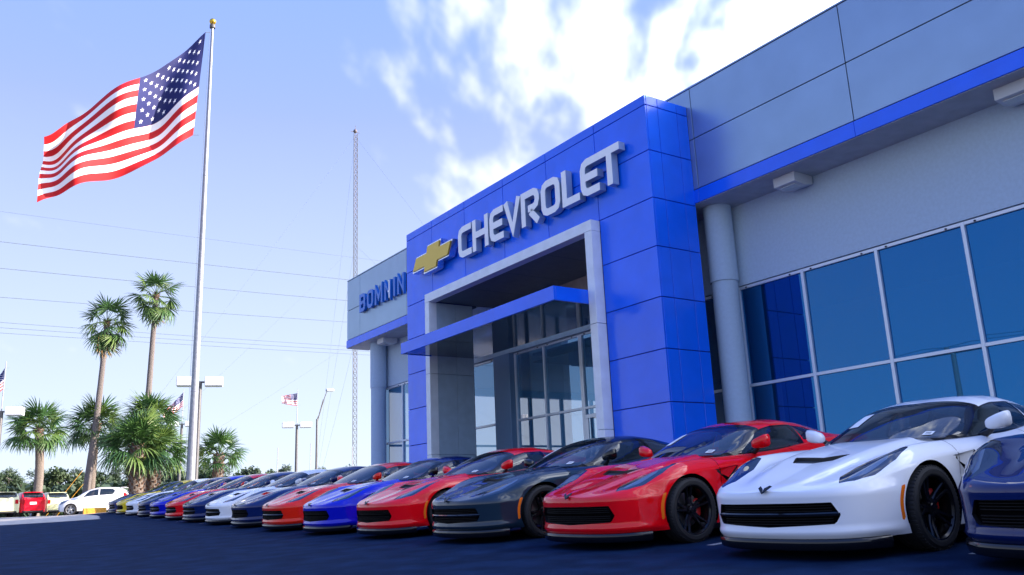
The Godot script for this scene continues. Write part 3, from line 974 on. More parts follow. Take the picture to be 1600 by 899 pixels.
# the cabin: u from 0 (foot of the windscreen) to 1 (tail), v from 0 (belt) over 0.4 (roof rail) to 1 (middle line)
const GU := [0.0, 0.12, 0.24, 0.34, 0.42, 0.50, 0.58, 0.68, 0.80, 0.91, 1.0]
func cabin_point(u: float, v: float) -> Vector3:
	var cx := curve(GU, [1.50, 1.78, 2.08, 2.34, 2.54, 2.73, 2.95, 3.25, 3.66, 4.05, 4.38], u)
	var cy := curve(GU, [0.865, 0.985, 1.10, 1.183, 1.224, 1.245, 1.247, 1.22, 1.14, 1.04, 0.965], u)
	var mx := curve(GU, [1.58, 1.85, 2.13, 2.37, 2.56, 2.74, 2.95, 3.25, 3.66, 4.05, 4.37], u)
	var my := curve(GU, [0.865, 0.978, 1.087, 1.167, 1.208, 1.229, 1.231, 1.204, 1.122, 1.028, 0.963], u)
	var mw := curve(GU, [0.36, 0.37, 0.37, 0.36, 0.35, 0.35, 0.35, 0.34, 0.31, 0.27, 0.22], u)
	var rx := curve(GU, [1.76, 1.97, 2.20, 2.41, 2.58, 2.76, 2.96, 3.25, 3.65, 4.03, 4.35], u)
	var ry := curve(GU, [0.862, 0.952, 1.045, 1.115, 1.155, 1.175, 1.175, 1.145, 1.07, 0.99, 0.96], u)
	var rw := curve(GU, [0.62, 0.615, 0.60, 0.585, 0.575, 0.57, 0.565, 0.545, 0.50, 0.45, 0.40], u)
	var bx := curve(GU, [1.88, 2.02, 2.22, 2.42, 2.59, 2.77, 2.97, 3.26, 3.66, 4.03, 4.34], u)
	var by := curve(GU, [0.845, 0.84, 0.84, 0.842, 0.845, 0.85, 0.86, 0.885, 0.93, 0.945, 0.945], u)
	var bw := curve(GU, [0.71, 0.755, 0.775, 0.785, 0.79, 0.79, 0.785, 0.76, 0.69, 0.60, 0.50], u)
	var k := [0.0, 0.4, 0.7, 1.0]
	# a round shoulder at the rail
	var t := v
	var b := Vector3(bx, by, bw); var r := Vector3(rx, ry, rw); var m := Vector3(mx, my, mw); var c := Vector3(cx, cy, 0.0)
	var p: Vector3
	if t < 0.4:
		var q := t / 0.4
		var bulge := (r - b).cross(Vector3(1, 0, 0)).normalized() * 0.028 * sin(PI * minf(q, 1.0)) * (1.0 if (r - b).length() > 0.1 else 0.3)
		if bulge.z < 0.0: bulge = -bulge
		p = b.lerp(r, q) + bulge
	else:
		# quadratic through rail, middle and centre
		var q := (t - 0.4) / 0.6
		var ctrl := m * 2.0 - r * 0.5 - c * 0.5
		ctrl.y += 0.012
		p = r * (1 - q) * (1 - q) + ctrl * 2.0 * q * (1 - q) + c * q * q
	return Vector3(p.x - 2.25, p.y, p.z)

func ribbon(f: Callable, pts: Array, width: float, lift := 0.0015) -> Surf:
	# a dark joint drawn on a surface through the points (in the surface's own coordinates)
	var s := Surf.new()
	var line := []
	for i in pts.size() - 1:
		for k in 8: line.append(pts[i].lerp(pts[i + 1], k / 8.0))
	line.append(pts[pts.size() - 1])
	for i in line.size():
		var q: Vector2 = line[i]
		var p: Vector3 = f.call(q.x, q.y)
		var du: Vector3 = f.call(q.x + 0.003, q.y) - p
		var dv: Vector3 = f.call(q.x, q.y + 0.003) - p
		var n := du.cross(dv).normalized()
		if n.dot(Vector3(0, 0.6, 1)) < 0.0: n = -n
		var d: Vector2 = line[mini(i + 1, line.size() - 1)] - line[maxi(i - 1, 0)]
		var along := (du / 0.003 * d.x + dv / 0.004 * d.y).normalized()
		var side := along.cross(n) * width / 2.0
		for sg in [-1.0, 1.0]:
			s.P.append(p + side * sg + n * lift); s.N.append(n); s.Q.append(q)
		if i > 0:
			var b := i * 2
			s._t(b - 2, b - 1, b + 1); s._t(b - 2, b + 1, b)
	return s

var car := {}     # shared meshes
var wheels := {}

func make_wheel(r: float, w: float, silver: bool) -> Node3D:
	var o := Node3D.new()
	var tm := MB.new()
	var h := w / 2.0
	tm.lathe([Vector2(r * 0.76, -h), Vector2(r * 0.80, -h * 1.06), Vector2(r * 0.90, -h * 1.08), Vector2(r * 0.965, -h * 0.98), Vector2(r * 0.99, -h * 0.85), Vector2(r, -h * 0.62), Vector2(r, -h * 0.5), Vector2(r * 0.978, -h * 0.48), Vector2(r * 0.978, -h * 0.38), Vector2(r, -h * 0.36), Vector2(r, h * 0.36), Vector2(r * 0.978, h * 0.38), Vector2(r * 0.978, h * 0.48), Vector2(r, h * 0.5), Vector2(r, h * 0.62), Vector2(r * 0.99, h * 0.85), Vector2(r * 0.965, h * 0.98), Vector2(r * 0.90, h * 1.08), Vector2(r * 0.80, h * 1.06), Vector2(r * 0.76, h)], 56, Vector3(0, 0, 1), Vector3.ZERO, 1.0)
	# tread blocks at the shoulder
	for k in 60:
		var a := TAU * k / 60
		var bx := MB.new()
		bx.box(Vector3(-0.011, r * 0.962, h * 0.60), Vector3(0.011, r * 1.002, h * 0.985), 0.003)
		tm.add(bx, Transform3D(Basis(Vector3(0, 0, 1), a), Vector3.ZERO))
	part("tyre", tm.mesh(), M.rubber, o)
	var rm = M.rim_silver if silver else M.rim_black
	var bm := MB.new()
	bm.lathe([Vector2(r * 0.77, h), Vector2(r * 0.765, h * 1.03), Vector2(r * 0.735, h * 1.0), Vector2(r * 0.70, h * 0.85), Vector2(r * 0.68, h * 0.2), Vector2(r * 0.68, -h)], 48, Vector3(0, 0, 1), Vector3.ZERO, -1.0)
	part("rim", bm.mesh(), rm, o)
	for k in 5:
		var sm := MB.new()
		for e in [-0.155, 0.155]:
			var q := MB.new()
			var dir := Vector3(sin(e), cos(e), 0)
			var sd := Vector3(cos(e), -sin(e), 0)
			var pr := []
			for c in [[0.045, 0.024, 0.62, 0.040], [0.13, 0.016, 0.66, 0.034], [r * 0.72, 0.013, 0.93, 0.030]]:
				pr.append([dir * c[0] + Vector3(0, 0, h * c[2]), sd * c[1], c[3]])
			for i in 2:
				var a: Array = pr[i]; var b: Array = pr[i + 1]
				var z := Vector3(0, 0, 1)
				q.quad(a[0] - a[1] * 0.7, a[0] + a[1] * 0.7, b[0] + b[1] * 0.7, b[0] - b[1] * 0.7, z)
				for sg in [-1.0, 1.0]:
					q.quad(a[0] + a[1] * 0.7 * sg, b[0] + b[1] * 0.7 * sg, b[0] + b[1] * sg * 1.1 - z * b[2] * 0.3, a[0] + a[1] * sg * 1.1 - z * a[2] * 0.3, sd * sg + z * 0.8)
					q.quad(a[0] + a[1] * sg * 1.1 - z * a[2] * 0.3, b[0] + b[1] * sg * 1.1 - z * b[2] * 0.3, b[0] + b[1] * sg - z * b[2], a[0] + a[1] * sg - z * a[2], sd * sg)
			sm.add(q)
		var sp := MB.new()
		sp.add(sm, Transform3D(Basis(Vector3(0, 0, 1), TAU * k / 5), Vector3.ZERO))
		part("spoke", sp.mesh(), rm, o)
	var hm := MB.new()
	hm.lathe([Vector2(0.0, h * 0.76), Vector2(0.028, h * 0.75), Vector2(0.034, h * 0.70), Vector2(0.07, h * 0.62), Vector2(0.078, h * 0.3)], 24, Vector3(0, 0, 1), Vector3.ZERO, -1.0)
	for k in 5:
		var a := TAU * (k + 0.5) / 5
		hm.lathe([Vector2(0.0, h * 0.74), Vector2(0.009, h * 0.73), Vector2(0.010, h * 0.55)], 8, Vector3(0, 0, 1), Vector3(0.053 * sin(a), 0.053 * cos(a), 0), -1.0)
	part("hub", hm.mesh(), rm, o)
	var dm := MB.new()
	dm.lathe([Vector2(0.05, h * 0.05), Vector2(r * 0.53, h * 0.05), Vector2(r * 0.53, -h * 0.16), Vector2(0.05, -h * 0.16)], 40, Vector3(0, 0, 1), Vector3.ZERO, -1.0)
	part("brake_disc", dm.mesh(), M.disc, o)
	var cm := MB.new()
	for k in 5:
		var q := MB.new()
		q.box(Vector3(-0.035, r * 0.38, -h * 0.3), Vector3(0.035, r * 0.59, h * 0.24), 0.012)
		cm.add(q, Transform3D(Basis(Vector3(0, 0, 1), -1.25 - 0.17 * k), Vector3.ZERO))
	part("brake_caliper", cm.mesh(), M.caliper, o)
	return o

func make_sports_car() -> void:
	var G := 2.25
	var us := lin(0.0, 1.0, 210)
	var vs := PackedFloat32Array()
	vs.append_array(lin(-1.0, -0.04, 22))
	vs.append_array(lin(0.0, 0.2, 12))
	vs.append_array(lin(0.225, 1.0, 30))
	var f := func(a: float, v: float) -> Vector3: return body_point(a, v)
	var body := Surf.grid(us, vs, f)
	if body.N[105 * vs.size() + 50].y < 0.0:
		body = Surf.grid(us, vs, f, true)
	car.raw = body
	# wheel openings
	body = body.split(func(p: Vector3, q: Vector2) -> float: return minf(0.366 - Vector2(p.x - 0.96 + G, p.y - 0.335).length(), 0.5 - q.y))[1]
	body = body.split(func(p: Vector3, q: Vector2) -> float: return minf(0.380 - Vector2(p.x - 3.67 + G, p.y - 0.348).length(), 0.5 - q.y))[1]
	# the cabin stands on the body: leave out what it covers
	body = body.split(func(p: Vector3, q: Vector2) -> float: return minf(minf(p.x + G - 2.15, 3.85 - p.x - G), 0.60 - p.z))[1]
	# grille
	var grille := func(p: Vector3, q: Vector2) -> float:
		return minf(inside(Vector2(p.z, p.y), [Vector2(-0.6, 0.455), Vector2(0.0, 0.452), Vector2(0.56, 0.462), Vector2(0.615, 0.35), Vector2(0.575, 0.285), Vector2(0.0, 0.262), Vector2(-0.6, 0.268)]), 0.4 - (p.x + G))
	var sp := body.split(grille)
	var inx := func(_p: Vector3, _n: Vector3) -> Vector3: return Vector3(0.055, 0, 0)
	body = sp[1]
	car.grille = sp[0].moved(inx).both().mesh()
	car.grille_rim = sp[0].walls(inx).both().mesh()
	# bars across the grille
	var bar := MB.new()
	for y in [0.362]:
		var rows := []
		for i in 25:
			var z := lerpf(-0.615, 0.615, i / 24.0)
			var x := car_front(absf(z)) - G
			rows.append([Vector3(x + 0.018, y + 0.013, z), Vector3(x + 0.008, y + 0.003, z), Vector3(x + 0.012, y - 0.014, z), Vector3(x + 0.05, y - 0.02, z), Vector3(x + 0.05, y + 0.016, z)])
		for i in 24:
			for k in 5:
				var k2 := (k + 1) % 5
				bar.quad(rows[i][k], rows[i][k2], rows[i + 1][k2], rows[i + 1][k], (rows[i][k] + rows[i][k2]) / 2.0 - (rows[i][0] + rows[i][2] + rows[i][3]) / 3.0)
	car.bar = bar.mesh()
	var slats := MB.new()
	for y in [0.285, 0.305, 0.325, 0.345, 0.385, 0.405, 0.425, 0.443]:
		for i in 22:
			var z0 := lerpf(-0.55, 0.55, i / 22.0)
			var z1 := lerpf(-0.55, 0.55, (i + 1) / 22.0)
			var x0 := car_front(absf(z0)) - G + 0.036
			var x1 := car_front(absf(z1)) - G + 0.036
			slats.quad(Vector3(x0, y - 0.003, z0), Vector3(x1, y - 0.003, z1), Vector3(x1, y + 0.003, z1), Vector3(x0, y + 0.003, z0), Vector3.LEFT)
			slats.quad(Vector3(x0, y + 0.003, z0), Vector3(x1, y + 0.003, z1), Vector3(x1 + 0.018, y + 0.003, z1), Vector3(x0 + 0.018, y + 0.003, z0), Vector3.UP)
	car.slats = slats.mesh()
	# headlamps, seen from above: (s, z)
	var lamp := func(p: Vector3, q: Vector2) -> float:
		return minf(inside(Vector2(p.x + G, p.z), car_lamp), q.y + 0.12)
	sp = body.split(lamp)
	body = sp[1]
	var sink := func(_p: Vector3, n: Vector3) -> Vector3: return -n * 0.005
	var lens: Surf = sp[0].moved(sink)
	var led := lens.split(func(p: Vector3, q: Vector2) -> float: return inside(Vector2(p.x + G, p.z), car_led))
	car.lamp = {1: led[1].plus(sp[0].walls(sink))}
	car.lamp[-1] = car.lamp[1].mirrored().mesh()
	car.lamp[1] = car.lamp[1].mesh()
	car.led = {1: led[0].mesh(), -1: led[0].mirrored().mesh()}
	# side marker ahead of the front wheel
	sp = body.split(func(p: Vector3, q: Vector2) -> float:
		var d := Vector2(p.x + G - 0.96, p.y - 0.335)
		var r := d.length()
		return minf(minf(0.017 - absf(r - 0.398), minf(p.y - 0.27, 0.535 - p.y)), minf(0.96 - p.x - G, -q.y)))
	body = sp[1]
	car.marker = {1: sp[0].mesh(), -1: sp[0].mirrored().mesh()}
	# vent in the bonnet
	sp = body.split(func(p: Vector3, q: Vector2) -> float: return inside(Vector2(p.x + G, absf(p.z)), [Vector2(0.70, -0.21), Vector2(0.70, 0.21), Vector2(0.86, 0.29), Vector2(0.86, -0.29)]))
	body = sp[1]
	var down := func(_p: Vector3, _n: Vector3) -> Vector3: return Vector3(0, -0.03, 0)
	car.hood_vent = sp[0].moved(down).plus(sp[0].walls(down)).both().mesh()
	# gill behind the front wheel, with a body-coloured blade in it
	sp = body.split(func(p: Vector3, q: Vector2) -> float: return minf(inside(Vector2(p.x + G, p.y), [Vector2(1.33, 0.715), Vector2(1.74, 0.745), Vector2(1.58, 0.60), Vector2(1.55, 0.585)]), -q.y))
	body = sp[1]
	var inz := func(_p: Vector3, _n: Vector3) -> Vector3: return Vector3(0, 0, -0.035)
	car.gill = {1: sp[0].moved(inz).plus(sp[0].walls(inz)).mesh()}
	car.gill[-1] = sp[0].moved(inz).plus(sp[0].walls(inz)).mirrored().mesh()
	var bl := Surf.grid(lin(0, 1, 8), lin(0, 1, 3), func(a: float, v: float) -> Vector3: return Vector3(lerpf(lerpf(1.41, 1.58, a), lerpf(1.46, 1.72, a), v) - G, lerpf(lerpf(0.70, 0.618, a), lerpf(0.72, 0.738, a), v), 0.884 - 0.018 * (1.0 - v) + 0.006 * a))
	car.blade = {1: bl.mesh(), -1: bl.mirrored().mesh()}
	car.body = body.both().mesh()
	# lips of the wheel openings and the wells behind them
	var wells := MB.new()
	for wsp in [[0.96, 0.335, 0.368], [3.67, 0.348, 0.382]]:
		for sg in [-1.0, 1.0]:
			var pz := []
			for i in 29:
				var a := PI * (i - 2.0) / 24.0
				var x: float = wsp[0] - G + cos(a) * wsp[2]
				var y: float = wsp[1] + sin(a) * wsp[2]
				pz.append(Vector3(x, y, 0))
			for i in 28:
				var c := Vector3(wsp[0] - G, wsp[1], 0)
				wells.quad(pz[i] + Vector3(0, 0, 0.5 * sg), pz[i + 1] + Vector3(0, 0, 0.5 * sg), pz[i + 1] + Vector3(0, 0, 0.885 * sg), pz[i] + Vector3(0, 0, 0.885 * sg), c - pz[i])
				wells.tri(pz[i] + Vector3(0, 0, 0.5 * sg), pz[i + 1] + Vector3(0, 0, 0.5 * sg), c + Vector3(0, 0, 0.5 * sg), Vector3(0, 0, sg))
	wells.box(Vector3(0.28 - G, 0.15, -0.70), Vector3(0.55 - G, 0.52, 0.70))
	wells.box(Vector3(0.55 - G, 0.14, -0.50), Vector3(4.2 - G, 0.30, 0.50))
	wells.box(Vector3(1.40 - G, 0.14, -0.84), Vector3(3.22 - G, 0.24, 0.84))
	wells.box(Vector3(1.42 - G, 0.24, -0.86), Vector3(1.62 - G, 0.70, 0.86))
	wells.box(Vector3(0.56 - G, 0.30, -0.49), Vector3(1.35 - G, 0.60, 0.49))
	wells.box(Vector3(3.3 - G, 0.30, -0.49), Vector3(4.3 - G, 0.85, 0.49))
	car.wells = wells.mesh()
	# splitter and sills
	var lip := Surf.grid(lin(0.0, 0.175, 40), lin(0.0, 1.0, 6), func(a: float, v: float) -> Vector3:
		var o := outline(a)
		var e := (outline(minf(a + 0.002, 1.0)) - outline(maxf(a - 0.002, 0.0))).normalized()
		var inw := Vector2(1, 0) if a <= 0.0 else Vector2(e.y, -e.x)
		var k := curve([0.0, 0.2, 0.4, 0.6, 0.8, 1.0], [0.07, 0.015, -0.006, 0.0, 0.03, 0.14], v)
		var y := curve([0.0, 0.2, 0.4, 0.6, 0.8, 1.0], [0.180, 0.172, 0.162, 0.105, 0.08, 0.075], v)
		var q := o + inw * k
		return Vector3(q.x - G, y, q.y))
	car.lip = lip.both().mesh()
	var sill := Surf.grid(lin(0.285, 0.585, 30), lin(0.0, 1.0, 4), func(a: float, v: float) -> Vector3:
		var o := outline(a)
		return Vector3(o.x - G, lerpf(0.19, 0.105, v), o.y - 0.01 - 0.05 * absf(v - 0.4) - 0.04 * v))
	car.sill = {1: sill.mesh(), -1: sill.mirrored().mesh()}
	# seams: bonnet, door
	var seams := ribbon(f, [Vector2(0.345, 0.13), Vector2(0.35, -0.1), Vector2(0.358, -0.5), Vector2(0.37, -0.78), Vector2(0.39, -0.85), Vector2(0.54, -0.86), Vector2(0.575, -0.6), Vector2(0.585, -0.1), Vector2(0.575, 0.12)], 0.007)
	car.seams = {1: seams.mesh(), -1: seams.mirrored().mesh()}
	# cabin
	var g := func(u: float, v: float) -> Vector3: return cabin_point(u, v)
	var cab := Surf.grid(lin(0.0, 1.0, 110), lin(0.0, 1.0, 60), g)
	if cab.N[55 * 61 + 58].y < 0.0:
		cab = Surf.grid(lin(0.0, 1.0, 110), lin(0.0, 1.0, 60), g, true)
	car.raw_cabin = cab
	# windscreen: from the foot to the header, inside the pillar
	var pillar := func(q: Vector2) -> float: return q.y - lerpf(0.03, 0.40, smoothstep(-0.05, 0.36, q.x))
	sp = cab.split(func(_p: Vector3, q: Vector2) -> float: return minf(0.345 - q.x, pillar.call(q) - 0.035))
	var screen: Surf = sp[0]
	cab = sp[1]
	var sink2 := func(_p: Vector3, n: Vector3) -> Vector3: return -n * 0.003
	# dark print round the edge of the glass
	sp = screen.split(func(_p: Vector3, q: Vector2) -> float: return minf(minf(0.315 - q.x, pillar.call(q) - 0.075), q.x - 0.012))
	car.screen = sp[0].moved(sink2).both().mesh()
	car.screen_edge = sp[1].moved(sink2).both().mesh()
	# pillar, dark
	sp = cab.split(func(_p: Vector3, q: Vector2) -> float: return minf(0.375 - q.x, pillar.call(q) + 0.035))
	car.pillar = {1: sp[0].mesh(), -1: sp[0].mirrored().mesh()}
	cab = sp[1]
	# side window and the small one behind the door
	sp = cab.split(func(_p: Vector3, q: Vector2) -> float: return minf(minf(0.365 - q.y, q.y - 0.045), minf(0.60 - q.x + (0.2 - q.y) * 0.05, -pillar.call(q) - 0.045)))
	cab = sp[1]
	car.side_glass = {1: sp[0].moved(sink2).mesh(), -1: sp[0].moved(sink2).mirrored().mesh()}
	sp = cab.split(func(_p: Vector3, q: Vector2) -> float: return inside(q, [Vector2(0.618, 0.36), Vector2(0.632, 0.10), Vector2(0.70, 0.10), Vector2(0.78, 0.22), Vector2(0.70, 0.345)]))
	cab = sp[1]
	car.quarter_glass = {1: sp[0].moved(sink2).mesh(), -1: sp[0].moved(sink2).mirrored().mesh()}
	# rear glass
	sp = cab.split(func(_p: Vector3, q: Vector2) -> float: return minf(minf(q.x - 0.62, 0.94 - q.x), q.y - lerpf(0.50, 0.62, (q.x - 0.62) / 0.32)))
	cab = sp[1]
	car.rear_glass = sp[0].moved(sink2).both().mesh()
	# roof panel, separate from the flanks of the cabin
	sp = cab.split(func(_p: Vector3, q: Vector2) -> float: return minf(minf(q.x - 0.34, 0.60 - q.x), q.y - 0.40))
	car.roof = sp[0].both().mesh()
	cab = sp[1]
	# black trim along the lower edge of the cabin, rest in body colour
	sp = cab.split(func(_p: Vector3, q: Vector2) -> float: return minf(0.372 - q.y, 0.62 - q.x))
	car.trim = {1: sp[0].mesh(), -1: sp[0].mirrored().mesh()}
	car.flank = sp[1].both().mesh()
	# inside: dash, two seats, wheel
	var dash := MB.new()
	dash.box(Vector3(1.75 - G, 0.55, -0.68), Vector3(2.22 - G, 0.88, 0.68), 0.06)
	dash.box(Vector3(2.2 - G, 0.3, -0.12), Vector3(3.1 - G, 0.62, 0.12), 0.04)
	dash.box(Vector3(3.0 - G, 0.4, -0.66), Vector3(3.8 - G, 0.88, 0.66), 0.04)
	car.dash = dash.mesh()
	car.seat = {}
	for sg in [-1.0, 1.0]:
		var seat := MB.new()
		var q := MB.new()
		q.box(Vector3(-0.09, 0.0, -0.24), Vector3(0.09, 0.58, 0.24), 0.05)
		q.box(Vector3(-0.07, 0.585, -0.13), Vector3(0.07, 0.74, 0.13), 0.05)
		seat.add(q, Transform3D(Basis(Vector3(0, 0, 1), -0.36), Vector3(2.92 - G, 0.42, 0.37 * sg)))
		seat.box(Vector3(2.42 - G, 0.3, 0.37 * sg - 0.25), Vector3(2.92 - G, 0.46, 0.37 * sg + 0.25), 0.05)
		car.seat[int(sg)] = seat.mesh()
	var sw := MB.new()
	var ring := []
	var rr := []
	for i in 25:
		var a := TAU * i / 24
		ring.append(Vector3(2.36 - G + cos(a) * 0.05, 0.83 + cos(a) * 0.165, 0.37 + sin(a) * 0.175)); rr.append(0.016)
	sw.tube(ring, rr, 8, false)
	sw.box(Vector3(2.34 - G, 0.815, 0.205), Vector3(2.37 - G, 0.845, 0.535), 0.006)
	car.steering = sw.mesh()
	# door mirror
	car.mirror = {}
	car.mirror_foot = {}
	for sg in [-1.0, 1.0]:
		var mm := MB.new()
		var rows := []
		for i in 9:
			var row := []
			for k in 17:
				var th := PI * i / 8.0
				var ph := TAU * k / 16.0
				var d := Vector3(-cos(th), sin(th) * sin(ph), sin(th) * cos(ph))
				var q := Vector3(signf(d.x) * pow(absf(d.x), 0.9) * (0.10 if d.x < 0 else 0.035), signf(d.y) * pow(absf(d.y), 0.55) * 0.064 * (1.0 + 0.35 * d.z), signf(d.z) * pow(absf(d.z), 0.55) * 0.105)
				q.y += q.z * 0.22
				row.append(mm.v(Vector3(2.10 - G, 0.965, 0.955 * sg) + Vector3(q.x + q.z * 0.12, q.y, q.z * sg), Vector3(d.x, d.y, d.z * sg).normalized()))
			rows.append(row)
		for i in 8:
			for k in 16:
				mm.t(rows[i][k], rows[i][k + 1], rows[i + 1][k + 1]); mm.t(rows[i][k], rows[i + 1][k + 1], rows[i + 1][k])
		car.mirror[int(sg)] = mm.mesh()
		var fm := MB.new()
		fm.tube([Vector3(2.15 - G, 0.845, 0.75 * sg), Vector3(2.13 - G, 0.88, 0.84 * sg), Vector3(2.11 - G, 0.925, 0.895 * sg)], [0.035, 0.026, 0.024], 8)
		car.mirror_foot[int(sg)] = fm.mesh()
	# emblem on the nose: two crossed flags that read as a tick
	var em := MB.new()
	var n0 := body_point(0.0, 0.50) + Vector3(0, 0.012, 0)
	var ay := Vector3(0.55, 0.83, 0).normalized()
	var az := Vector3(0, 0, 1).cross(ay).normalized()
	if az.y < 0.0: az = -az
	em.prism(PackedVector2Array([Vector2(0.0, -0.04), Vector2(0.085, 0.028), Vector2(0.062, 0.036), Vector2(0.012, 0.012)]), n0 + az * 0.002, Vector3(0, 0, 1), ay, az * 0.006)
	em.prism(PackedVector2Array([Vector2(-0.002, -0.04), Vector2(-0.05, 0.012), Vector2(-0.03, 0.034), Vector2(-0.002, 0.006)]), n0 + az * 0.002, Vector3(0, 0, 1), ay, az * 0.006)
	car.emblem = em.mesh()
	# price sheet behind the screen and a small tag at its foot
	var sheet_ := Surf.grid(lin(0.16, 0.29, 4), lin(0.60, 0.735, 4), func(u: float, v: float) -> Vector3:
		var p := cabin_point(u, v)
		return Vector3(p.x - 0.002, p.y + 0.003, -p.z))
	car.price = sheet_.mesh()
	var tag_ := Surf.grid(lin(0.03, 0.062, 3), lin(0.52, 0.60, 3), func(u: float, v: float) -> Vector3:
		var p := cabin_point(u, v)
		return Vector3(p.x - 0.003, p.y + 0.003, p.z))
	car.tag = tag_.mesh()
	var pr := MB.new()
	for k in 2:
		var a := cabin_point(0.040 + 0.009 * k, 0.535)
		var b := cabin_point(0.040 + 0.009 * k, 0.585)
		pr.quad(a + Vector3(-0.005, 0.006, 0), b + Vector3(-0.005, 0.006, 0), b + Vector3(0.001, 0.008, 0), a + Vector3(0.001, 0.008, 0), Vector3(-1, 1, 0))
	car.print = pr.mesh()
	# tail
	car.tail = []
	for sg in [-1.0, 1.0]:
		for z in [0.42, 0.66]:
			var tl := MB.new()
			tl.box(Vector3(4.40 - G - (0.05 if z > 0.5 else 0.0), 0.72, z * sg - 0.09), Vector3(4.475 - G - (0.05 if z > 0.5 else 0.0), 0.82, z * sg + 0.09), 0.02)
			car.tail.append(tl.mesh())
	wheels.front = make_wheel(0.330, 0.245, false)
	wheels.rear = make_wheel(0.345, 0.285, false)
	wheels.front_silver = make_wheel(0.330, 0.245, true)
	wheels.rear_silver = make_wheel(0.345, 0.285, true)

# how far behind the tip the front of the car lies at half-width z
func car_front(z: float) -> float:
	return curve(out_w.slice(0, 9), out_s.slice(0, 9), z)

var car_lamp := [Vector2(0.185, 0.60), Vector2(0.30, 0.54), Vector2(0.60, 0.575), Vector2(0.89, 0.71), Vector2(0.90, 0.80), Vector2(0.66, 0.82), Vector2(0.42, 0.765), Vector2(0.27, 0.69)]
var car_led := [Vector2(0.26, 0.63), Vector2(0.34, 0.62), Vector2(0.70, 0.735), Vector2(0.64, 0.765), Vector2(0.40, 0.715)]

func sports_car(label: String, at: Vector3, turn: float, col: StandardMaterial3D, opt := {}) -> Node3D:
	var o := thing("sports_car", label, "car", at, turn, "sports cars parked nose out in a row")
	var roof: StandardMaterial3D = opt.get("roof", col)
	var b := part("body", car.body, col, o)
	part("grille_surround", car.grille_rim, M.black_plastic, b)
	for sg in [1, -1]:
		var l := part("headlight", car.lamp[sg], M.lamp_glass, o)
		part("lamp_strip", car.led[sg], M.lamp_led, l)
		part("side_marker", car.marker[sg], M.amber, o)
		var v := part("side_vent", car.gill[sg], M.black_plastic, o)
		part("vent_blade", car.blade[sg], col, v)
		part("door_seam", car.seams[sg], M.seam, b)
		part("seat", car.seat[sg], opt.get("seat", M.seat), o)
		part("sill", car.sill[sg], M.black_plastic, o)
		part("windscreen_pillar", car.pillar[sg], M.black_gloss, o)
		part("side_window", car.side_glass[sg], M.car_glass, o)
		part("window_trim", car.trim[sg], M.black_gloss, o)
		part("quarter_window", car.quarter_glass[sg], M.car_glass, o)
		var mi := part("mirror", car.mirror[sg], opt.get("mirror", col), o)
		part("foot", car.mirror_foot[sg], M.black_plastic, mi)
	var g := part("grille", car.grille, M.well, o)
	tag(part("slats", car.slats, M.slat, g), "", "", "", "stuff")
	if not opt.get("mesh_grille", false): part("bar", car.bar, M.black_gloss, g)
	tag(part("underbody", car.wells, M.well, o), "", "", "", "stuff")
	part("splitter", car.lip, M.black_gloss, o)
	part("hood_vent", car.hood_vent, opt.get("vent", M.black_plastic), o)
	var sc := part("windscreen", car.screen, M.car_glass, o)
	part("screen_border", car.screen_edge, M.black_gloss, sc)
	part("price_sheet", car.price, M.paper, sc)
	var tg := part("tag", car.tag, M.paper, o)
	tag(part("print", car.print, M.seam, tg), "", "", "", "stuff")
	part("rear_window", car.rear_glass, M.car_glass, o)
	part("roof", car.roof, roof, o)
	part("rear_pillar", car.flank, roof, o)
	part("dashboard", car.dash, M.seat, o)
	part("steering_wheel", car.steering, M.black_plastic, o)
	part("emblem", car.emblem, opt.get("emblem", M.black_gloss), o)
	for m in car.tail: part("tail_light", m, M.red_lamp, o)
	for w in [[0.96, 0.330, 0.795, "front"], [3.67, 0.345, 0.79, "rear"]]:
		for sg in [1.0, -1.0]:
			var n: Node3D = wheels[w[3] + ("_silver" if opt.get("silver", false) else "")].duplicate()
			n.name = "wheel"
			o.add_child(n, true)
			n.position = Vector3(w[0] - 2.25, w[1], w[2] * sg)
			if sg < 0.0: n.rotation.y = PI
			n.rotate_object_local(Vector3(0, 0, 1), rng.randf() * TAU if not opt.has("spin") else opt.spin)
	return o

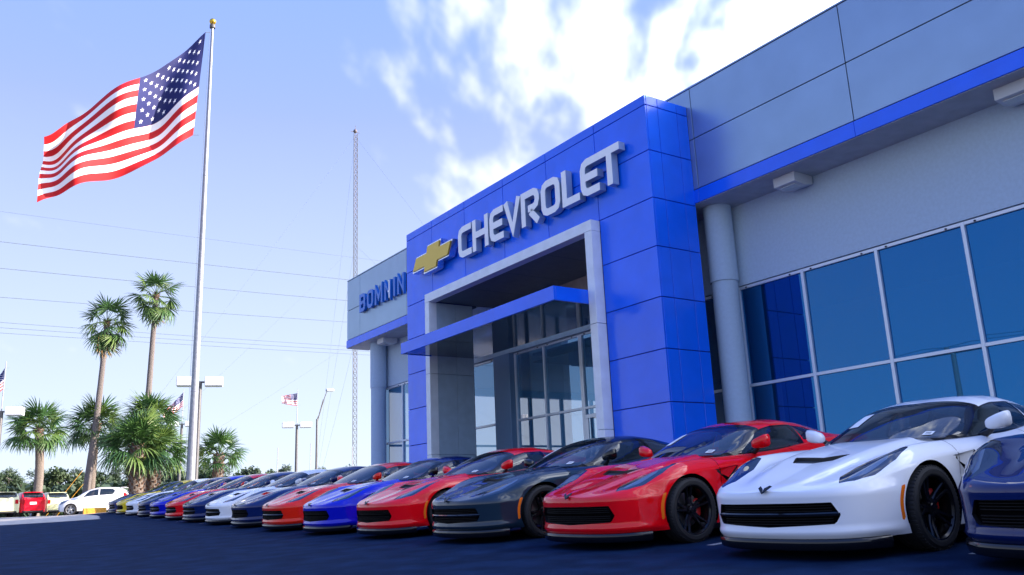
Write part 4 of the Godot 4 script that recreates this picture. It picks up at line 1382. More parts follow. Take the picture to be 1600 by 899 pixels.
func build_sports_cars() -> void:
	make_sports_car()
	var white := paint(Color(0.80, 0.82, 0.86))
	var red := paint(Color(0.78, 0.001, 0.006))
	var orange := paint(Color(0.78, 0.016, 0.002))
	var blue := paint(Color(0.002, 0.006, 0.5), 0.15)
	var navy := paint(Color(0.003, 0.014, 0.10), 0.3)
	var grey := paint(Color(0.012, 0.030, 0.055), 0.4)
	var deep := paint(Color(0.002, 0.013, 0.10), 0.3)
	var yellow := paint(Color(0.72, 0.52, 0.01))
	var black := paint(Color(0.004, 0.005, 0.008))
	var list := [
		["dark blue metallic sports coupe beside the near white one, cut off by the edge", deep, {"mesh_grille": true}],
		["white sports coupe between a red and a dark blue one, nearest the camera", white, {"spin": 0.35}],
		["bright red sports coupe right beside the near white one, with black wheels", red, {"mesh_grille": true, "spin": 0.1}],
		["dark slate grey sports car with black roof between two bright red ones", grey, {"roof": black, "mirror": black}],
		["red sports coupe between a slate grey car and a royal blue car", red, {"mesh_grille": true}],
		["royal blue sports coupe with dark roof between two red ones", blue, {"roof": navy, "mirror": black, "mesh_grille": true}],
		["orange red sports coupe between a royal blue and a black navy one", orange, {}],
		["black navy sports coupe with a red stripe on its hood, beside an orange red one", navy, {"vent": M.caliper, "mesh_grille": true}],
		["white sports coupe far along the row between two black navy ones", white, {}],
		["black navy sports coupe between a far white one and a small dark red one", navy, {}],
		["dark red sports coupe far along the row beside a bright blue one", red, {}],
		["bright blue sports coupe far along the row between dark red and navy ones", blue, {}],
		["navy sports coupe far along the row beside the farthest white one", navy, {}],
		["farthest white sports coupe of the row, beside the yellow one", white, {}],
		["yellow sports coupe near the far end of the row", yellow, {"mesh_grille": true}],
		["navy sports coupe at the far end of the row beside the yellow one", navy, {}]]
	var nose := [6.05, 6.08, 6.10, 6.12, 6.19, 6.30, 6.41, 6.55, 6.66, 6.74, 6.87, 6.98, 7.12, 7.22, 7.35, 7.5]
	for i in list.size():
		var z := -4.91 - 2.65 * (i - 1)
		if i == 0: z = -2.64
		# they stand on the slope that rises to the showroom
		var x: float = nose[i] - 0.24 + 2.25
		var k := 0.058
		var o := sports_car(list[i][0], Vector3(x, gy(z) + k * (2.25 - 0.96), z), 0.0, list[i][1], list[i][2])
		o.basis = Basis(Vector3.UP, rng.randf_range(-0.012, 0.012) if i > 1 else 0.0) * Basis(Vector3(0, 0, 1), atan(k)) * Basis(Vector3(1, 0, 0), gy(z - 0.5) - gy(z + 0.5))

# ------------------------------------------------------------------ small cars at the far end
func hatch_point(u: float, v: float) -> Vector3:
	# u from nose (0) to tail (1), v from the sill (0) over the belt (0.5) to the middle of the roof (1)
	var K := [0.0, 0.04, 0.12, 0.25, 0.34, 0.45, 0.60, 0.78, 0.90, 0.97, 1.0]
	var L := 3.62
	var w := curve(K, [0.52, 0.66, 0.755, 0.79, 0.795, 0.797, 0.797, 0.79, 0.765, 0.72, 0.64], u)
	var belt := curve(K, [0.55, 0.66, 0.78, 0.86, 0.90, 0.93, 0.96, 1.0, 1.02, 0.98, 0.92], u)
	var top := curve(K, [0.60, 0.74, 0.86, 0.98, 1.20, 1.40, 1.49, 1.47, 1.40, 1.20, 0.99], u)
	var tw := curve(K, [0.40, 0.54, 0.64, 0.62, 0.57, 0.56, 0.565, 0.56, 0.55, 0.57, 0.58], u)
	var bot := curve(K, [0.30, 0.20, 0.19, 0.20, 0.2, 0.2, 0.2, 0.2, 0.21, 0.22, 0.24], u)
	var x := u * L - L / 2.0
	if v < 0.5:
		var q := v / 0.5
		var k := curve([0.0, 0.12, 0.5, 0.8, 1.0], [0.94, 0.985, 1.0, 1.0, 0.975], q)
		return Vector3(x, lerpf(bot, belt, q), w * k)
	var q := (v - 0.5) / 0.5
	var z := curve([0.0, 0.42, 0.55, 0.75, 1.0], [w * 0.975, tw + 0.05, tw * 0.93, tw * 0.55, 0.0], q)
	var y := curve([0.0, 0.42, 0.55, 0.75, 1.0], [belt, lerpf(belt, top, 0.84), lerpf(belt, top, 0.94), lerpf(belt, top, 0.985), top], q)
	return Vector3(x, y, z)

var hatch := {}
func make_hatch() -> void:
	var f := func(u: float, v: float) -> Vector3: return hatch_point(u, v)
	var b := Surf.grid(lin(0, 1, 90), lin(0, 1, 56), f)
	if b.N[45 * 57 + 54].y < 0.0: b = Surf.grid(lin(0, 1, 90), lin(0, 1, 56), f, true)
	for x in [-1.15, 1.23]:
		b = b.split(func(p: Vector3, q: Vector2) -> float: return minf(0.335 - Vector2(p.x - x, p.y - 0.30).length(), 0.5 - q.y))[1]
	var sp := b.split(func(_p: Vector3, q: Vector2) -> float: return inside(q, [Vector2(0.335, 0.535), Vector2(0.43, 0.69), Vector2(0.56, 0.70), Vector2(0.56, 0.535)]))
	b = sp[1]
	hatch.front_window = sp[0]
	sp = b.split(func(_p: Vector3, q: Vector2) -> float: return inside(q, [Vector2(0.58, 0.535), Vector2(0.58, 0.70), Vector2(0.76, 0.69), Vector2(0.80, 0.62), Vector2(0.77, 0.535)]))
	b = sp[1]
	hatch.back_window = sp[0]
	sp = b.split(func(_p: Vector3, q: Vector2) -> float: return minf(inside(q, [Vector2(0.27, 1.1), Vector2(0.27, 0.78), Vector2(0.425, 0.76), Vector2(0.425, 1.1)]), 1.0))
	b = sp[1]
	hatch.screen = sp[0]
	sp = b.split(func(_p: Vector3, q: Vector2) -> float: return inside(q, [Vector2(0.885, 1.1), Vector2(0.89, 0.74), Vector2(0.982, 0.77), Vector2(0.99, 1.1)]))
	b = sp[1]
	hatch.rear_window = sp[0]
	sp = b.split(func(_p: Vector3, q: Vector2) -> float: return inside(q, [Vector2(0.935, 0.40), Vector2(0.915, 0.58), Vector2(0.965, 0.60), Vector2(0.99, 0.42)]))
	b = sp[1]
	hatch.tail_light = sp[0]
	sp = b.split(func(_p: Vector3, q: Vector2) -> float: return inside(q, [Vector2(0.02, 0.40), Vector2(0.05, 0.62), Vector2(0.20, 0.55), Vector2(0.09, 0.42)]))
	b = sp[1]
	hatch.headlight = sp[0]
	b = b.both()
	for u in [0.0, 1.0]:
		# close the nose and the tail
		var c := Surf.new()
		var n := Vector3(-1 if u == 0.0 else 1, 0, 0)
		for i in 57:
			for sg in [1.0, -1.0]:
				var p := hatch_point(u, i / 56.0)
				c.P.append(Vector3(p.x, p.y, p.z * sg)); c.N.append(n); c.Q.append(Vector2(u, i / 56.0))
			if i > 0:
				var k := i * 2
				c._t(k - 2, k - 1, k + 1); c._t(k - 2, k + 1, k)
		b.plus(c)
	hatch.body = b.mesh()
	for k in ["front_window", "back_window", "tail_light", "headlight"]:
		var s: Surf = hatch[k]
		hatch[k] = {1: s.mesh(), -1: s.mirrored().mesh()}
	for k in ["screen", "rear_window"]: hatch[k] = hatch[k].both().mesh()
	hatch.bumper = [boxm(Vector3(1.70, 0.22, -0.58), Vector3(1.835, 0.33, 0.58), 0.03), boxm(Vector3(-1.76, 0.24, -0.60), Vector3(-1.70, 0.48, 0.60), 0.03)]
	var w := MB.new()
	w.box(Vector3(-1.7, 0.22, -0.55), Vector3(1.7, 0.75, 0.55))
	w.box(Vector3(-0.75, 0.2, -0.72), Vector3(0.85, 0.7, 0.72))
	hatch.wells = w.mesh()
	var t := MB.new()
	t.box(Vector3(1.36, 1.42, -0.52), Vector3(1.66, 1.455, 0.52), 0.012)
	hatch.spoiler = t.mesh()
	hatch.rear_lamp = {1: boxm(Vector3(1.78, 0.74, 0.46), Vector3(1.835, 0.98, 0.63), 0.02), -1: boxm(Vector3(1.78, 0.74, -0.63), Vector3(1.835, 0.98, -0.46), 0.02)}
	hatch.plate = boxm(Vector3(1.812, 0.70, -0.19), Vector3(1.826, 0.85, 0.19), 0.004)
	hatch.handle = {}
	hatch.mirror = {}
	for sg in [-1, 1]:
		hatch.handle[sg] = boxm(Vector3(-0.05, 0.80, 0.795 * sg - 0.012), Vector3(0.10, 0.835, 0.795 * sg + 0.012), 0.006)
		var mm := MB.new()
		mm.ball(Vector3(-0.62, 0.99, 0.90 * sg), Vector3(0.06, 0.07, 0.09), 12, 8)
		hatch.mirror[sg] = mm.mesh()
	wheels.hatch = make_wheel(0.295, 0.18, true)
	for c in wheels.hatch.get_children():
		if c.name.begins_with("brake_caliper"): c.material_override = M.black_plastic

func hatchback(label: String, at: Vector3, turn: float, col: Material) -> void:
	var o := thing("hatchback", label, "car", at, turn, "small hatchbacks at the far end of the lot")
	var b := part("body", hatch.body, col, o)
	for sg in [1, -1]: part("handle", hatch.handle[sg], col, b)
	for sg in [1, -1]:
		part("side_window", hatch.front_window[sg], M.car_glass, o)
		part("rear_side_window", hatch.back_window[sg], M.car_glass, o)
		part("tail_light", hatch.tail_light[sg], M.red_lamp, o)
		part("rear_lamp", hatch.rear_lamp[sg], M.red_lamp, o)
		part("headlight", hatch.headlight[sg], M.lamp_led, o)
	part("windscreen", hatch.screen, M.car_glass, o)
	part("rear_window", hatch.rear_window, M.car_glass, o)
	for m in hatch.bumper: part("bumper", m, M.black_plastic, o)
	tag(part("underbody", hatch.wells, M.well, o), "", "", "", "stuff")
	part("spoiler", hatch.spoiler, col, o)
	part("plate", hatch.plate, M.plate, o)
	for sg in [1, -1]: part("mirror", hatch.mirror[sg], col, o)
	for w in [-1.15, 1.23]:
		for sg in [1.0, -1.0]:
			var n: Node3D = wheels.hatch.duplicate()
			n.name = "wheel"
			o.add_child(n, true)
			n.position = Vector3(w, 0.295, 0.68 * sg)
			if sg < 0.0: n.rotation.y = PI

func build_hatchbacks() -> void:
	make_hatch()
	var white := paint(Color(0.74, 0.76, 0.80))
	var cream := paint(Color(0.66, 0.66, 0.42))
	var lime := paint(Color(0.56, 0.60, 0.36))
	var red := paint(Color(0.62, 0.006, 0.02))
	var silver := paint(Color(0.40, 0.42, 0.45), 0.5)
	# tails to the camera, except the white one that shows its flank
	hatchback("pale cream hatchback cut off at the left edge, tail to the camera", Vector3(4.6, gy(-62), -62.0), -PI / 2 + 0.10, cream)
	hatchback("small red hatchback between two pale ones, tail to the camera", Vector3(6.25, gy(-64), -64.0), -PI / 2 + 0.08, red)
	hatchback("pale lime hatchback between the red and the white one, tail to the camera", Vector3(7.75, gy(-66), -66.0), -PI / 2 + 0.15, lime)
	hatchback("white hatchback seen from its side behind the yellow kerb block", Vector3(8.85, gy(-55), -55.6), -0.28, white)
	hatchback("silver hatchback mostly hidden behind the tail of the white one", Vector3(13.2, gy(-62), -62.0), -0.3, silver)

# ------------------------------------------------------------------ trees
func make_fan(seed_: int, droop: float, n := 22, size := 1.0) -> ArrayMesh:
	# a fan palm frond along +x: stalk, then a pleated fan of narrow leaflets
	var r := RandomNumberGenerator.new()
	r.seed = seed_
	var m := MB.new()
	var stalk := 0.85 * size
	var pts := []
	var rad := []
	for i in 6:
		var q := i / 5.0
		pts.append(Vector3(stalk * q, 0.06 * sin(q * PI) - droop * 0.25 * q * q, 0)); rad.append(lerpf(0.022, 0.011, q))
	m.tube(pts, rad, 5, false)
	var hub: Vector3 = pts[5]
	for i in n:
		var a := lerpf(-2.05, 2.05, i / (n - 1.0)) + r.randf_range(-0.05, 0.05)
		var len := size * (0.95 - 0.28 * absf(a) / 2.05) * r.randf_range(0.85, 1.08)
		var d := Vector3(cos(a), 0.10 * cos(i * 2.4), sin(a)).normalized()
		var side := Vector3(-sin(a), 0, cos(a))
		var prev := [hub, hub]
		var drop := droop * r.randf_range(0.7, 1.3)
		for k in range(1, 5):
			var q := k / 4.0
			var w := size * (0.050 * sin(minf(q * 1.5, 1.0) * PI * 0.5) * (1.0 - pow(q, 2.2)) + 0.003)
			var c := hub + d * len * q + Vector3(0, -drop * len * (0.22 * q + 0.75 * q * q * q) - 0.10 * absf(a) * q * size, 0)
			var up := Vector3(0, w * 0.5, 0)
			var nx := [c - side * w + up, c + side * w + up]
			m.quad(prev[0], nx[0], c, prev[0].lerp(prev[1], 0.5), Vector3.UP)
			m.quad(prev[0].lerp(prev[1], 0.5), c, nx[1], prev[1], Vector3.UP)
			prev = nx
	return m.mesh()

var fans := []
func palm(called: String, label: String, base: Vector3, top: Vector3, r0: float, r1: float, n: int, size: float, opt := {}) -> void:
	var o := thing(called, label, "palm tree", base, 0.0, "palms at the end of the lot")
	var h := top - base
	var pts := []
	var rad := []
	var bend: Vector3 = opt.get("bend", Vector3.ZERO)
	var r := RandomNumberGenerator.new()
	r.seed = int(base.x * 100.0) + 5
	for i in 25:
		var q := i / 24.0
		pts.append(h * q + bend * sin(q * PI) + Vector3(0, -0.3 * (1.0 - q), 0))
		var k := lerpf(r0, r1, pow(q, 0.8))
		if q < 0.08: k *= 1.25 - q * 3.0
		rad.append(k * (1.0 + 0.035 * (i % 2)))
	var tm := MB.new()
	tm.tube(pts, rad, 14)
	part("trunk", tm.mesh(), opt.get("bark", M.palm_bark), o)
	# old leaf bases on the upper trunk
	var bh: float = opt.get("boots", 0.7)
	if bh > 0.0:
		var bm := MB.new()
		var up := h.normalized()
		var count: int = int(bh * 44)
		for i in count:
			var q := i / float(count)
			var a := i * 2.4
			var rr: float = lerpf(r1 * 1.05, r1 * 1.25, q) if not opt.has("stout") else r0 * 1.04
			var dir := Vector3(cos(a), 0, sin(a))
			var c := h - up * (bh * (1.0 - q))
			var s := Vector3(-sin(a), 0, cos(a)) * 0.055
			var p0 := c + dir * rr * 0.85
			var p1 := c + dir * (rr + 0.10) + up * 0.19
			bm.quad(p0 - s, p0 + s, p1 + s * 0.6, p1 - s * 0.6, dir)
			bm.quad(p0 - s - dir * 0.05, p0 + s - dir * 0.05, p1 + s * 0.6 - dir * 0.03, p1 - s * 0.6 - dir * 0.03, -dir)
		part("leaf_bases", bm.mesh(), M.boot, o)
	for i in n:
		# young fronds upright, old ones hanging
		var q := (i + 0.5) / n
		var el := lerpf(1.35, opt.get("lowest", -0.5), pow(q, 0.85)) + r.randf_range(-0.12, 0.12)
		var az := i * 2.39996 + r.randf_range(-0.2, 0.2)
		var kind := 0 if q < 0.35 else (1 if q < 0.7 else 2)
		var f := part("frond", fans[kind * 3 + r.randi() % 3], M.frond[r.randi() % 3] if el > -0.9 or r.randf() < 0.7 else M.dead_frond, o)
		var dir := Vector3(cos(az) * cos(el), sin(el), sin(az) * cos(el))
		var zz := dir.cross(Vector3.UP).normalized().rotated(dir, r.randf_range(-0.5, 0.5))
		var s := size * r.randf_range(0.85, 1.12)
		f.transform = Transform3D(Basis(dir, zz.cross(dir), zz).scaled(Vector3.ONE * s), h + dir * 0.08 - Vector3(0, 0.25 * q, 0))

func make_crown(seed_: int, w: float, h: float, leaves: int, pine: bool) -> ArrayMesh:
	var r := RandomNumberGenerator.new()
	r.seed = seed_
	var m := MB.new()
	var clumps := []
	for i in (14 if pine else 18):
		var q := r.randf()
		var rr := w * 0.5 * (lerpf(0.75, 0.2, q) if pine else sqrt(maxf(0.05, 1.0 - pow(2.0 * q - 0.9, 2.0)))) * sqrt(r.randf())
		var a := r.randf() * TAU
		clumps.append([Vector3(cos(a) * rr, h * q, sin(a) * rr), w * r.randf_range(0.13, 0.24)])
	for c in clumps:
		for i in leaves / clumps.size():
			var d: Vector3 = Vector3(r.randfn(), r.randfn() * 0.6, r.randfn()).normalized() * c[1] * pow(r.randf(), 0.4)
			var p: Vector3 = c[0] + d
			var s := r.randf_range(0.22, 0.46) * (1.0 if not pine else 0.85)
			var a1 := Vector3(r.randfn(), r.randfn(), r.randfn()).normalized()
			var a2 := a1.cross(Vector3(r.randfn(), r.randfn(), r.randfn())).normalized()
			if pine: m.tri(p, p + a1 * s * 1.9, p + a1 * s * 0.8 + a2 * s * 0.45, d)
			else: m.quad(p - a1 * s, p - a2 * s * 0.6, p + a1 * s, p + a2 * s * 0.6, d)
	return m.mesh()

func build_trees() -> void:
	for kind in 3:
		for k in 3: fans.append(make_fan(10 * kind + k, [0.15, 0.34, 0.62][kind], 22))
	var g := func(x: float, z: float) -> float: return gy(z)
	palm("sabal_palm", "rounded sabal palm with leaning trunk, leftmost of the low palms", Vector3(7.3, gy(-70), -70.0), Vector3(7.1, 7.35, -70.0), 0.30, 0.27, 40, 1.3, {"bend": Vector3(0.2, 0, 0)})
	palm("sabal_palm", "low sabal palm partly behind the trunk of the shorter tall palm", Vector3(9.1, gy(-59), -59.3), Vector3(9.15, 6.55, -59.3), 0.24, 0.24, 40, 1.12)
	palm("tall_fan_palm", "tall slender fan palm with shaggy crown, the shorter of the two", Vector3(8.6, gy(-58), -58.2), Vector3(9.15, 12.9, -58.1), 0.23, 0.14, 30, 1.1, {"lowest": -1.35, "bark": M.bark, "bend": Vector3(0.1, 0, 0), "boots": 0.5})
	palm("tall_fan_palm", "tallest fan palm, its shaggy crown crossing the power lines", Vector3(11.5, gy(-57), -56.8), Vector3(11.7, 14.6, -56.8), 0.22, 0.14, 30, 1.05, {"lowest": -1.3, "bark": M.bark, "boots": 0.4})
	palm("sabal_palm", "big bushy palm with stout shaggy trunk rising behind the yellow car", Vector3(9.75, gy(-49), -49.0), Vector3(9.6, 4.45, -49.0), 0.36, 0.33, 46, 1.2, {"boots": 2.9, "stout": true, "lowest": -0.25})
	palm("sabal_palm", "second stout palm trunk of the bushy clump behind the yellow car", Vector3(10.65, gy(-50), -49.9), Vector3(10.75, 4.2, -49.9), 0.36, 0.33, 36, 1.12, {"boots": 2.9, "stout": true, "lowest": -0.2})
	palm("sabal_palm", "palm crown showing above and behind the big bushy palm", Vector3(11.5, gy(-55), -55.5), Vector3(11.5, 6.5, -55.5), 0.26, 0.24, 40, 1.12)
	palm("sabal_palm", "small round palm right of the big flagpole", Vector3(15.8, gy(-56), -56.2), Vector3(15.9, 4.5, -56.2), 0.34, 0.30, 28, 1.05, {"boots": 1.6, "lowest": -0.2})
	# the wood behind the road: pines and broad trees
	var crowns := []
	for k in 3: crowns.append(make_crown(40 + k, 5.6, 7.4, 3200, true))
	for k in 3: crowns.append(make_crown(50 + k, 7.2, 6.2, 3200, false))
	var wood := RandomNumberGenerator.new()
	wood.seed = 99
	var nth := [0, 0]
	var ord := func(n: int) -> String: return "%d%s" % [n, ("th" if n % 100 in [11, 12, 13] else ["th", "st", "nd", "rd", "th", "th", "th", "th", "th", "th"][n % 10])]
	var looks := ["dark green pine in the wood behind the road", "broad green tree in the wood behind the road", "bright green tree standing out in the dark wood at the left"]
	for i in 46:
		var row := i % 3
		var ang := lerpf(-0.06, 0.50, (i + wood.randf() * 0.6) / 46.0)
		var dist := 118.0 + row * 14.0 + wood.randf_range(-4, 4)
		var p := Vector3(sin(ang) * dist, 1.35, -cos(ang) * dist)
		var pine := wood.randf() < 0.55
		var fade := 1.0 - 0.35 * smoothstep(0.16, 0.30, ang)
		var hh := (wood.randf_range(5.0, 6.3) + row * 0.6) * (0.5 + 0.5 * fade)
		var light := i == 6
		if not light: nth[0 if pine else 1] += 1
		var where := ", %s %s from the left" % [ord.call(nth[0 if pine else 1]), "pine" if pine else "broad tree"]
		var o := thing("pine_tree" if pine else "broad_tree", looks[2] if light else (looks[0] if pine else looks[1]) + where, "tree", p, wood.randf() * TAU, "" if light else ("pines of the far wood" if pine else "broad trees of the far wood"))
		var tr := MB.new()
		tr.tube([Vector3(0, -0.5, 0), Vector3(0.1, hh * 0.5, 0), Vector3(0.05, hh * 0.9, 0.05)], [0.24, 0.17, 0.06], 7)
		for b in 5:
			var a := b * 2.4
			var y := hh * (0.45 + 0.09 * b)
			tr.tube([Vector3(0.08, y, 0), Vector3(cos(a) * 1.2, y + 0.6, sin(a) * 1.2)], [0.07, 0.03], 5)
		part("trunk", tr.mesh(), M.bark, o)
		var c := part("crown", crowns[(0 if pine else 3) + wood.randi() % 3], M.leaf[3] if light else M.leaf[wood.randi() % 3], o)
		var sc := hh / 8.6
		c.scale = Vector3(sc, sc * (0.85 if pine else 1.0), sc)
		c.position.y = hh - (7.4 * 0.85 if pine else 6.2) * sc
		tag(c, "", "", "", "")
	# undergrowth below the crowns
	var um := MB.new()
	for i in 20000:
		var ang := wood.randf_range(-0.1, 0.5)
		var dist := 112.0 + wood.randf() * 34.0
		var p := Vector3(sin(ang) * dist, 1.3 + pow(wood.randf(), 1.1) * 3.7, -cos(ang) * dist)
		var s := wood.randf_range(0.3, 0.75)
		var a1 := Vector3(wood.randfn(), wood.randfn(), wood.randfn()).normalized()
		var a2 := a1.cross(Vector3(wood.randfn(), wood.randfn(), wood.randfn())).normalized()
		um.quad(p - a1 * s, p - a2 * s * 0.7, p + a1 * s, p + a2 * s * 0.7)
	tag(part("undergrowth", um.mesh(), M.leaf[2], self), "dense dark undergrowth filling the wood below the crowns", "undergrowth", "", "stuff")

# ------------------------------------------------------------------ flags, poles, wires
func flag_texture() -> ImageTexture:
	var w := 1140
	var h := 600
	var im := Image.create_empty(w, h, false, Image.FORMAT_RGB8)
	im.fill(Color(0.93, 0.93, 0.94))
	for i in 13:
		if i % 2 == 0: im.fill_rect(Rect2i(0, int(round(h * i / 13.0)), w, int(ceil(h / 13.0))), Color(0.72, 0.02, 0.08))
	var cw := int(w * 0.4)
	var ch := int(round(h * 7 / 13.0))
	im.fill_rect(Rect2i(0, 0, cw, ch), Color(0.03, 0.08, 0.34))
	for r in 9:
		for c in (6 if r % 2 == 0 else 5):
			var cx := cw * (1.0 + 2.0 * c + (r % 2)) / 12.0
			var cy := ch * (r + 1.0) / 10.0
			var poly := PackedVector2Array()
			for k in 10:
				var a := -PI / 2 + k * PI / 5
				var rr := 14.5 if k % 2 == 0 else 5.8
				poly.append(Vector2(cx + cos(a) * rr, cy + sin(a) * rr))
			for y in range(int(cy) - 19, int(cy) + 20):
				for x in range(int(cx) - 19, int(cx) + 20):
					if Geometry2D.is_point_in_polygon(Vector2(x + 0.5, y + 0.5), poly): im.set_pixel(x, y, Color(0.95, 0.95, 0.96))
	return ImageTexture.create_from_image(im)

func flag(label: String, hoist_top: Vector3, hoist: float, fly: float, out: Vector3, sag: float, phase: float, lean := 0.0, wave := 1.0) -> void:
	# out: the way it blows (level); the fly end sags, folds run slantwise
	var o := thing("flag", label, "flag", hoist_top, 0.0, "flags on poles" if fly < 5.0 else "")
	var acr := out.cross(Vector3.UP).normalized()
	var nu := 70
	var nv := 36
	var P := []
	for i in nu + 1:
		var row := []
		for j in nv + 1:
			var u := i / float(nu)
			var v := j / float(nv)
			var f := out * fly * (0.90 * u - 0.05 * sin(u * 7.0 + phase) * u)
			var drop := -hoist * v * (1.0 - 0.42 * u) - fly * sag * (u + 0.085 * sin(u * PI)) - 0.012 * fly * sin(u * 15.0 + v * 3.0 + phase) * u
			var fold := wave * fly * (0.045 * sin(u * 9.5 - v * 2.6 + phase) + 0.022 * sin(u * 19.0 + v * 3.5 + phase * 2.0) + 0.012 * sin(v * 9.0 + u * 6.0)) * smoothstep(0.0, 0.25, u)
			fold += wave * fly * 0.05 * smoothstep(0.62, 1.0, u) * sin(v * 5.0 + phase)
			row.append(Vector3(0, drop, 0) + f + acr * fold + out * (-lean * hoist * v * (1.0 - u)))
		P.append(row)
	var m := MB.new()
	var idx := []
	for i in nu + 1:
		var row := []
		for j in nv + 1:
			var du: Vector3 = P[mini(i + 1, nu)][j] - P[maxi(i - 1, 0)][j]
			var dv: Vector3 = P[i][mini(j + 1, nv)] - P[i][maxi(j - 1, 0)]
			row.append(m.v(P[i][j], du.cross(dv).normalized(), Vector2(i / float(nu), j / float(nv))))
		idx.append(row)
	for i in nu:
		for j in nv:
			m.t(idx[i][j], idx[i + 1][j], idx[i + 1][j + 1]); m.t(idx[i][j], idx[i + 1][j + 1], idx[i][j + 1])
	part("cloth", m.mesh(), M.flag, o)
	var rp := MB.new()
	rp.tube([Vector3(0, 0.02, 0) - out * 0.25, Vector3(0, -0.02, 0)], [0.012 * hoist / 4, 0.012 * hoist / 4], 6)
	rp.tube([P[0][nv], P[0][nv] - out * 0.3 + Vector3(0, 0.05, 0)], [0.012 * hoist / 4, 0.012 * hoist / 4], 6)
	part("halyard_clip", rp.mesh(), M.pole, o)

func pole(called: String, label: String, cat: String, base: Vector3, top: Vector3, r0: float, r1: float, m: Material) -> Node3D:
	var o := thing(called, label, cat, base)
	var t := MB.new()
	var pts := []
	var rad := []
	for i in 9:
		pts.append((top - base) * (i / 8.0)); rad.append(lerpf(r0, r1, i / 8.0))
	t.tube(pts, rad, 20)
	part("pole", t.mesh(), m, o)
	return o

func shoebox(o: Node3D, at: Vector3, sz: Vector3, turn: float) -> void:
	var h := part("lamp_housing", boxm(-sz / 2.0, sz / 2.0, 0.03), M.white_box, o, at)
	h.rotation.y = turn
	part("lens", boxm(Vector3(-sz.x * 0.4, -sz.y / 2.0 - 0.012, -sz.z * 0.4), Vector3(sz.x * 0.4, -sz.y / 2.0 - 0.001, sz.z * 0.4)), M.lens, h)

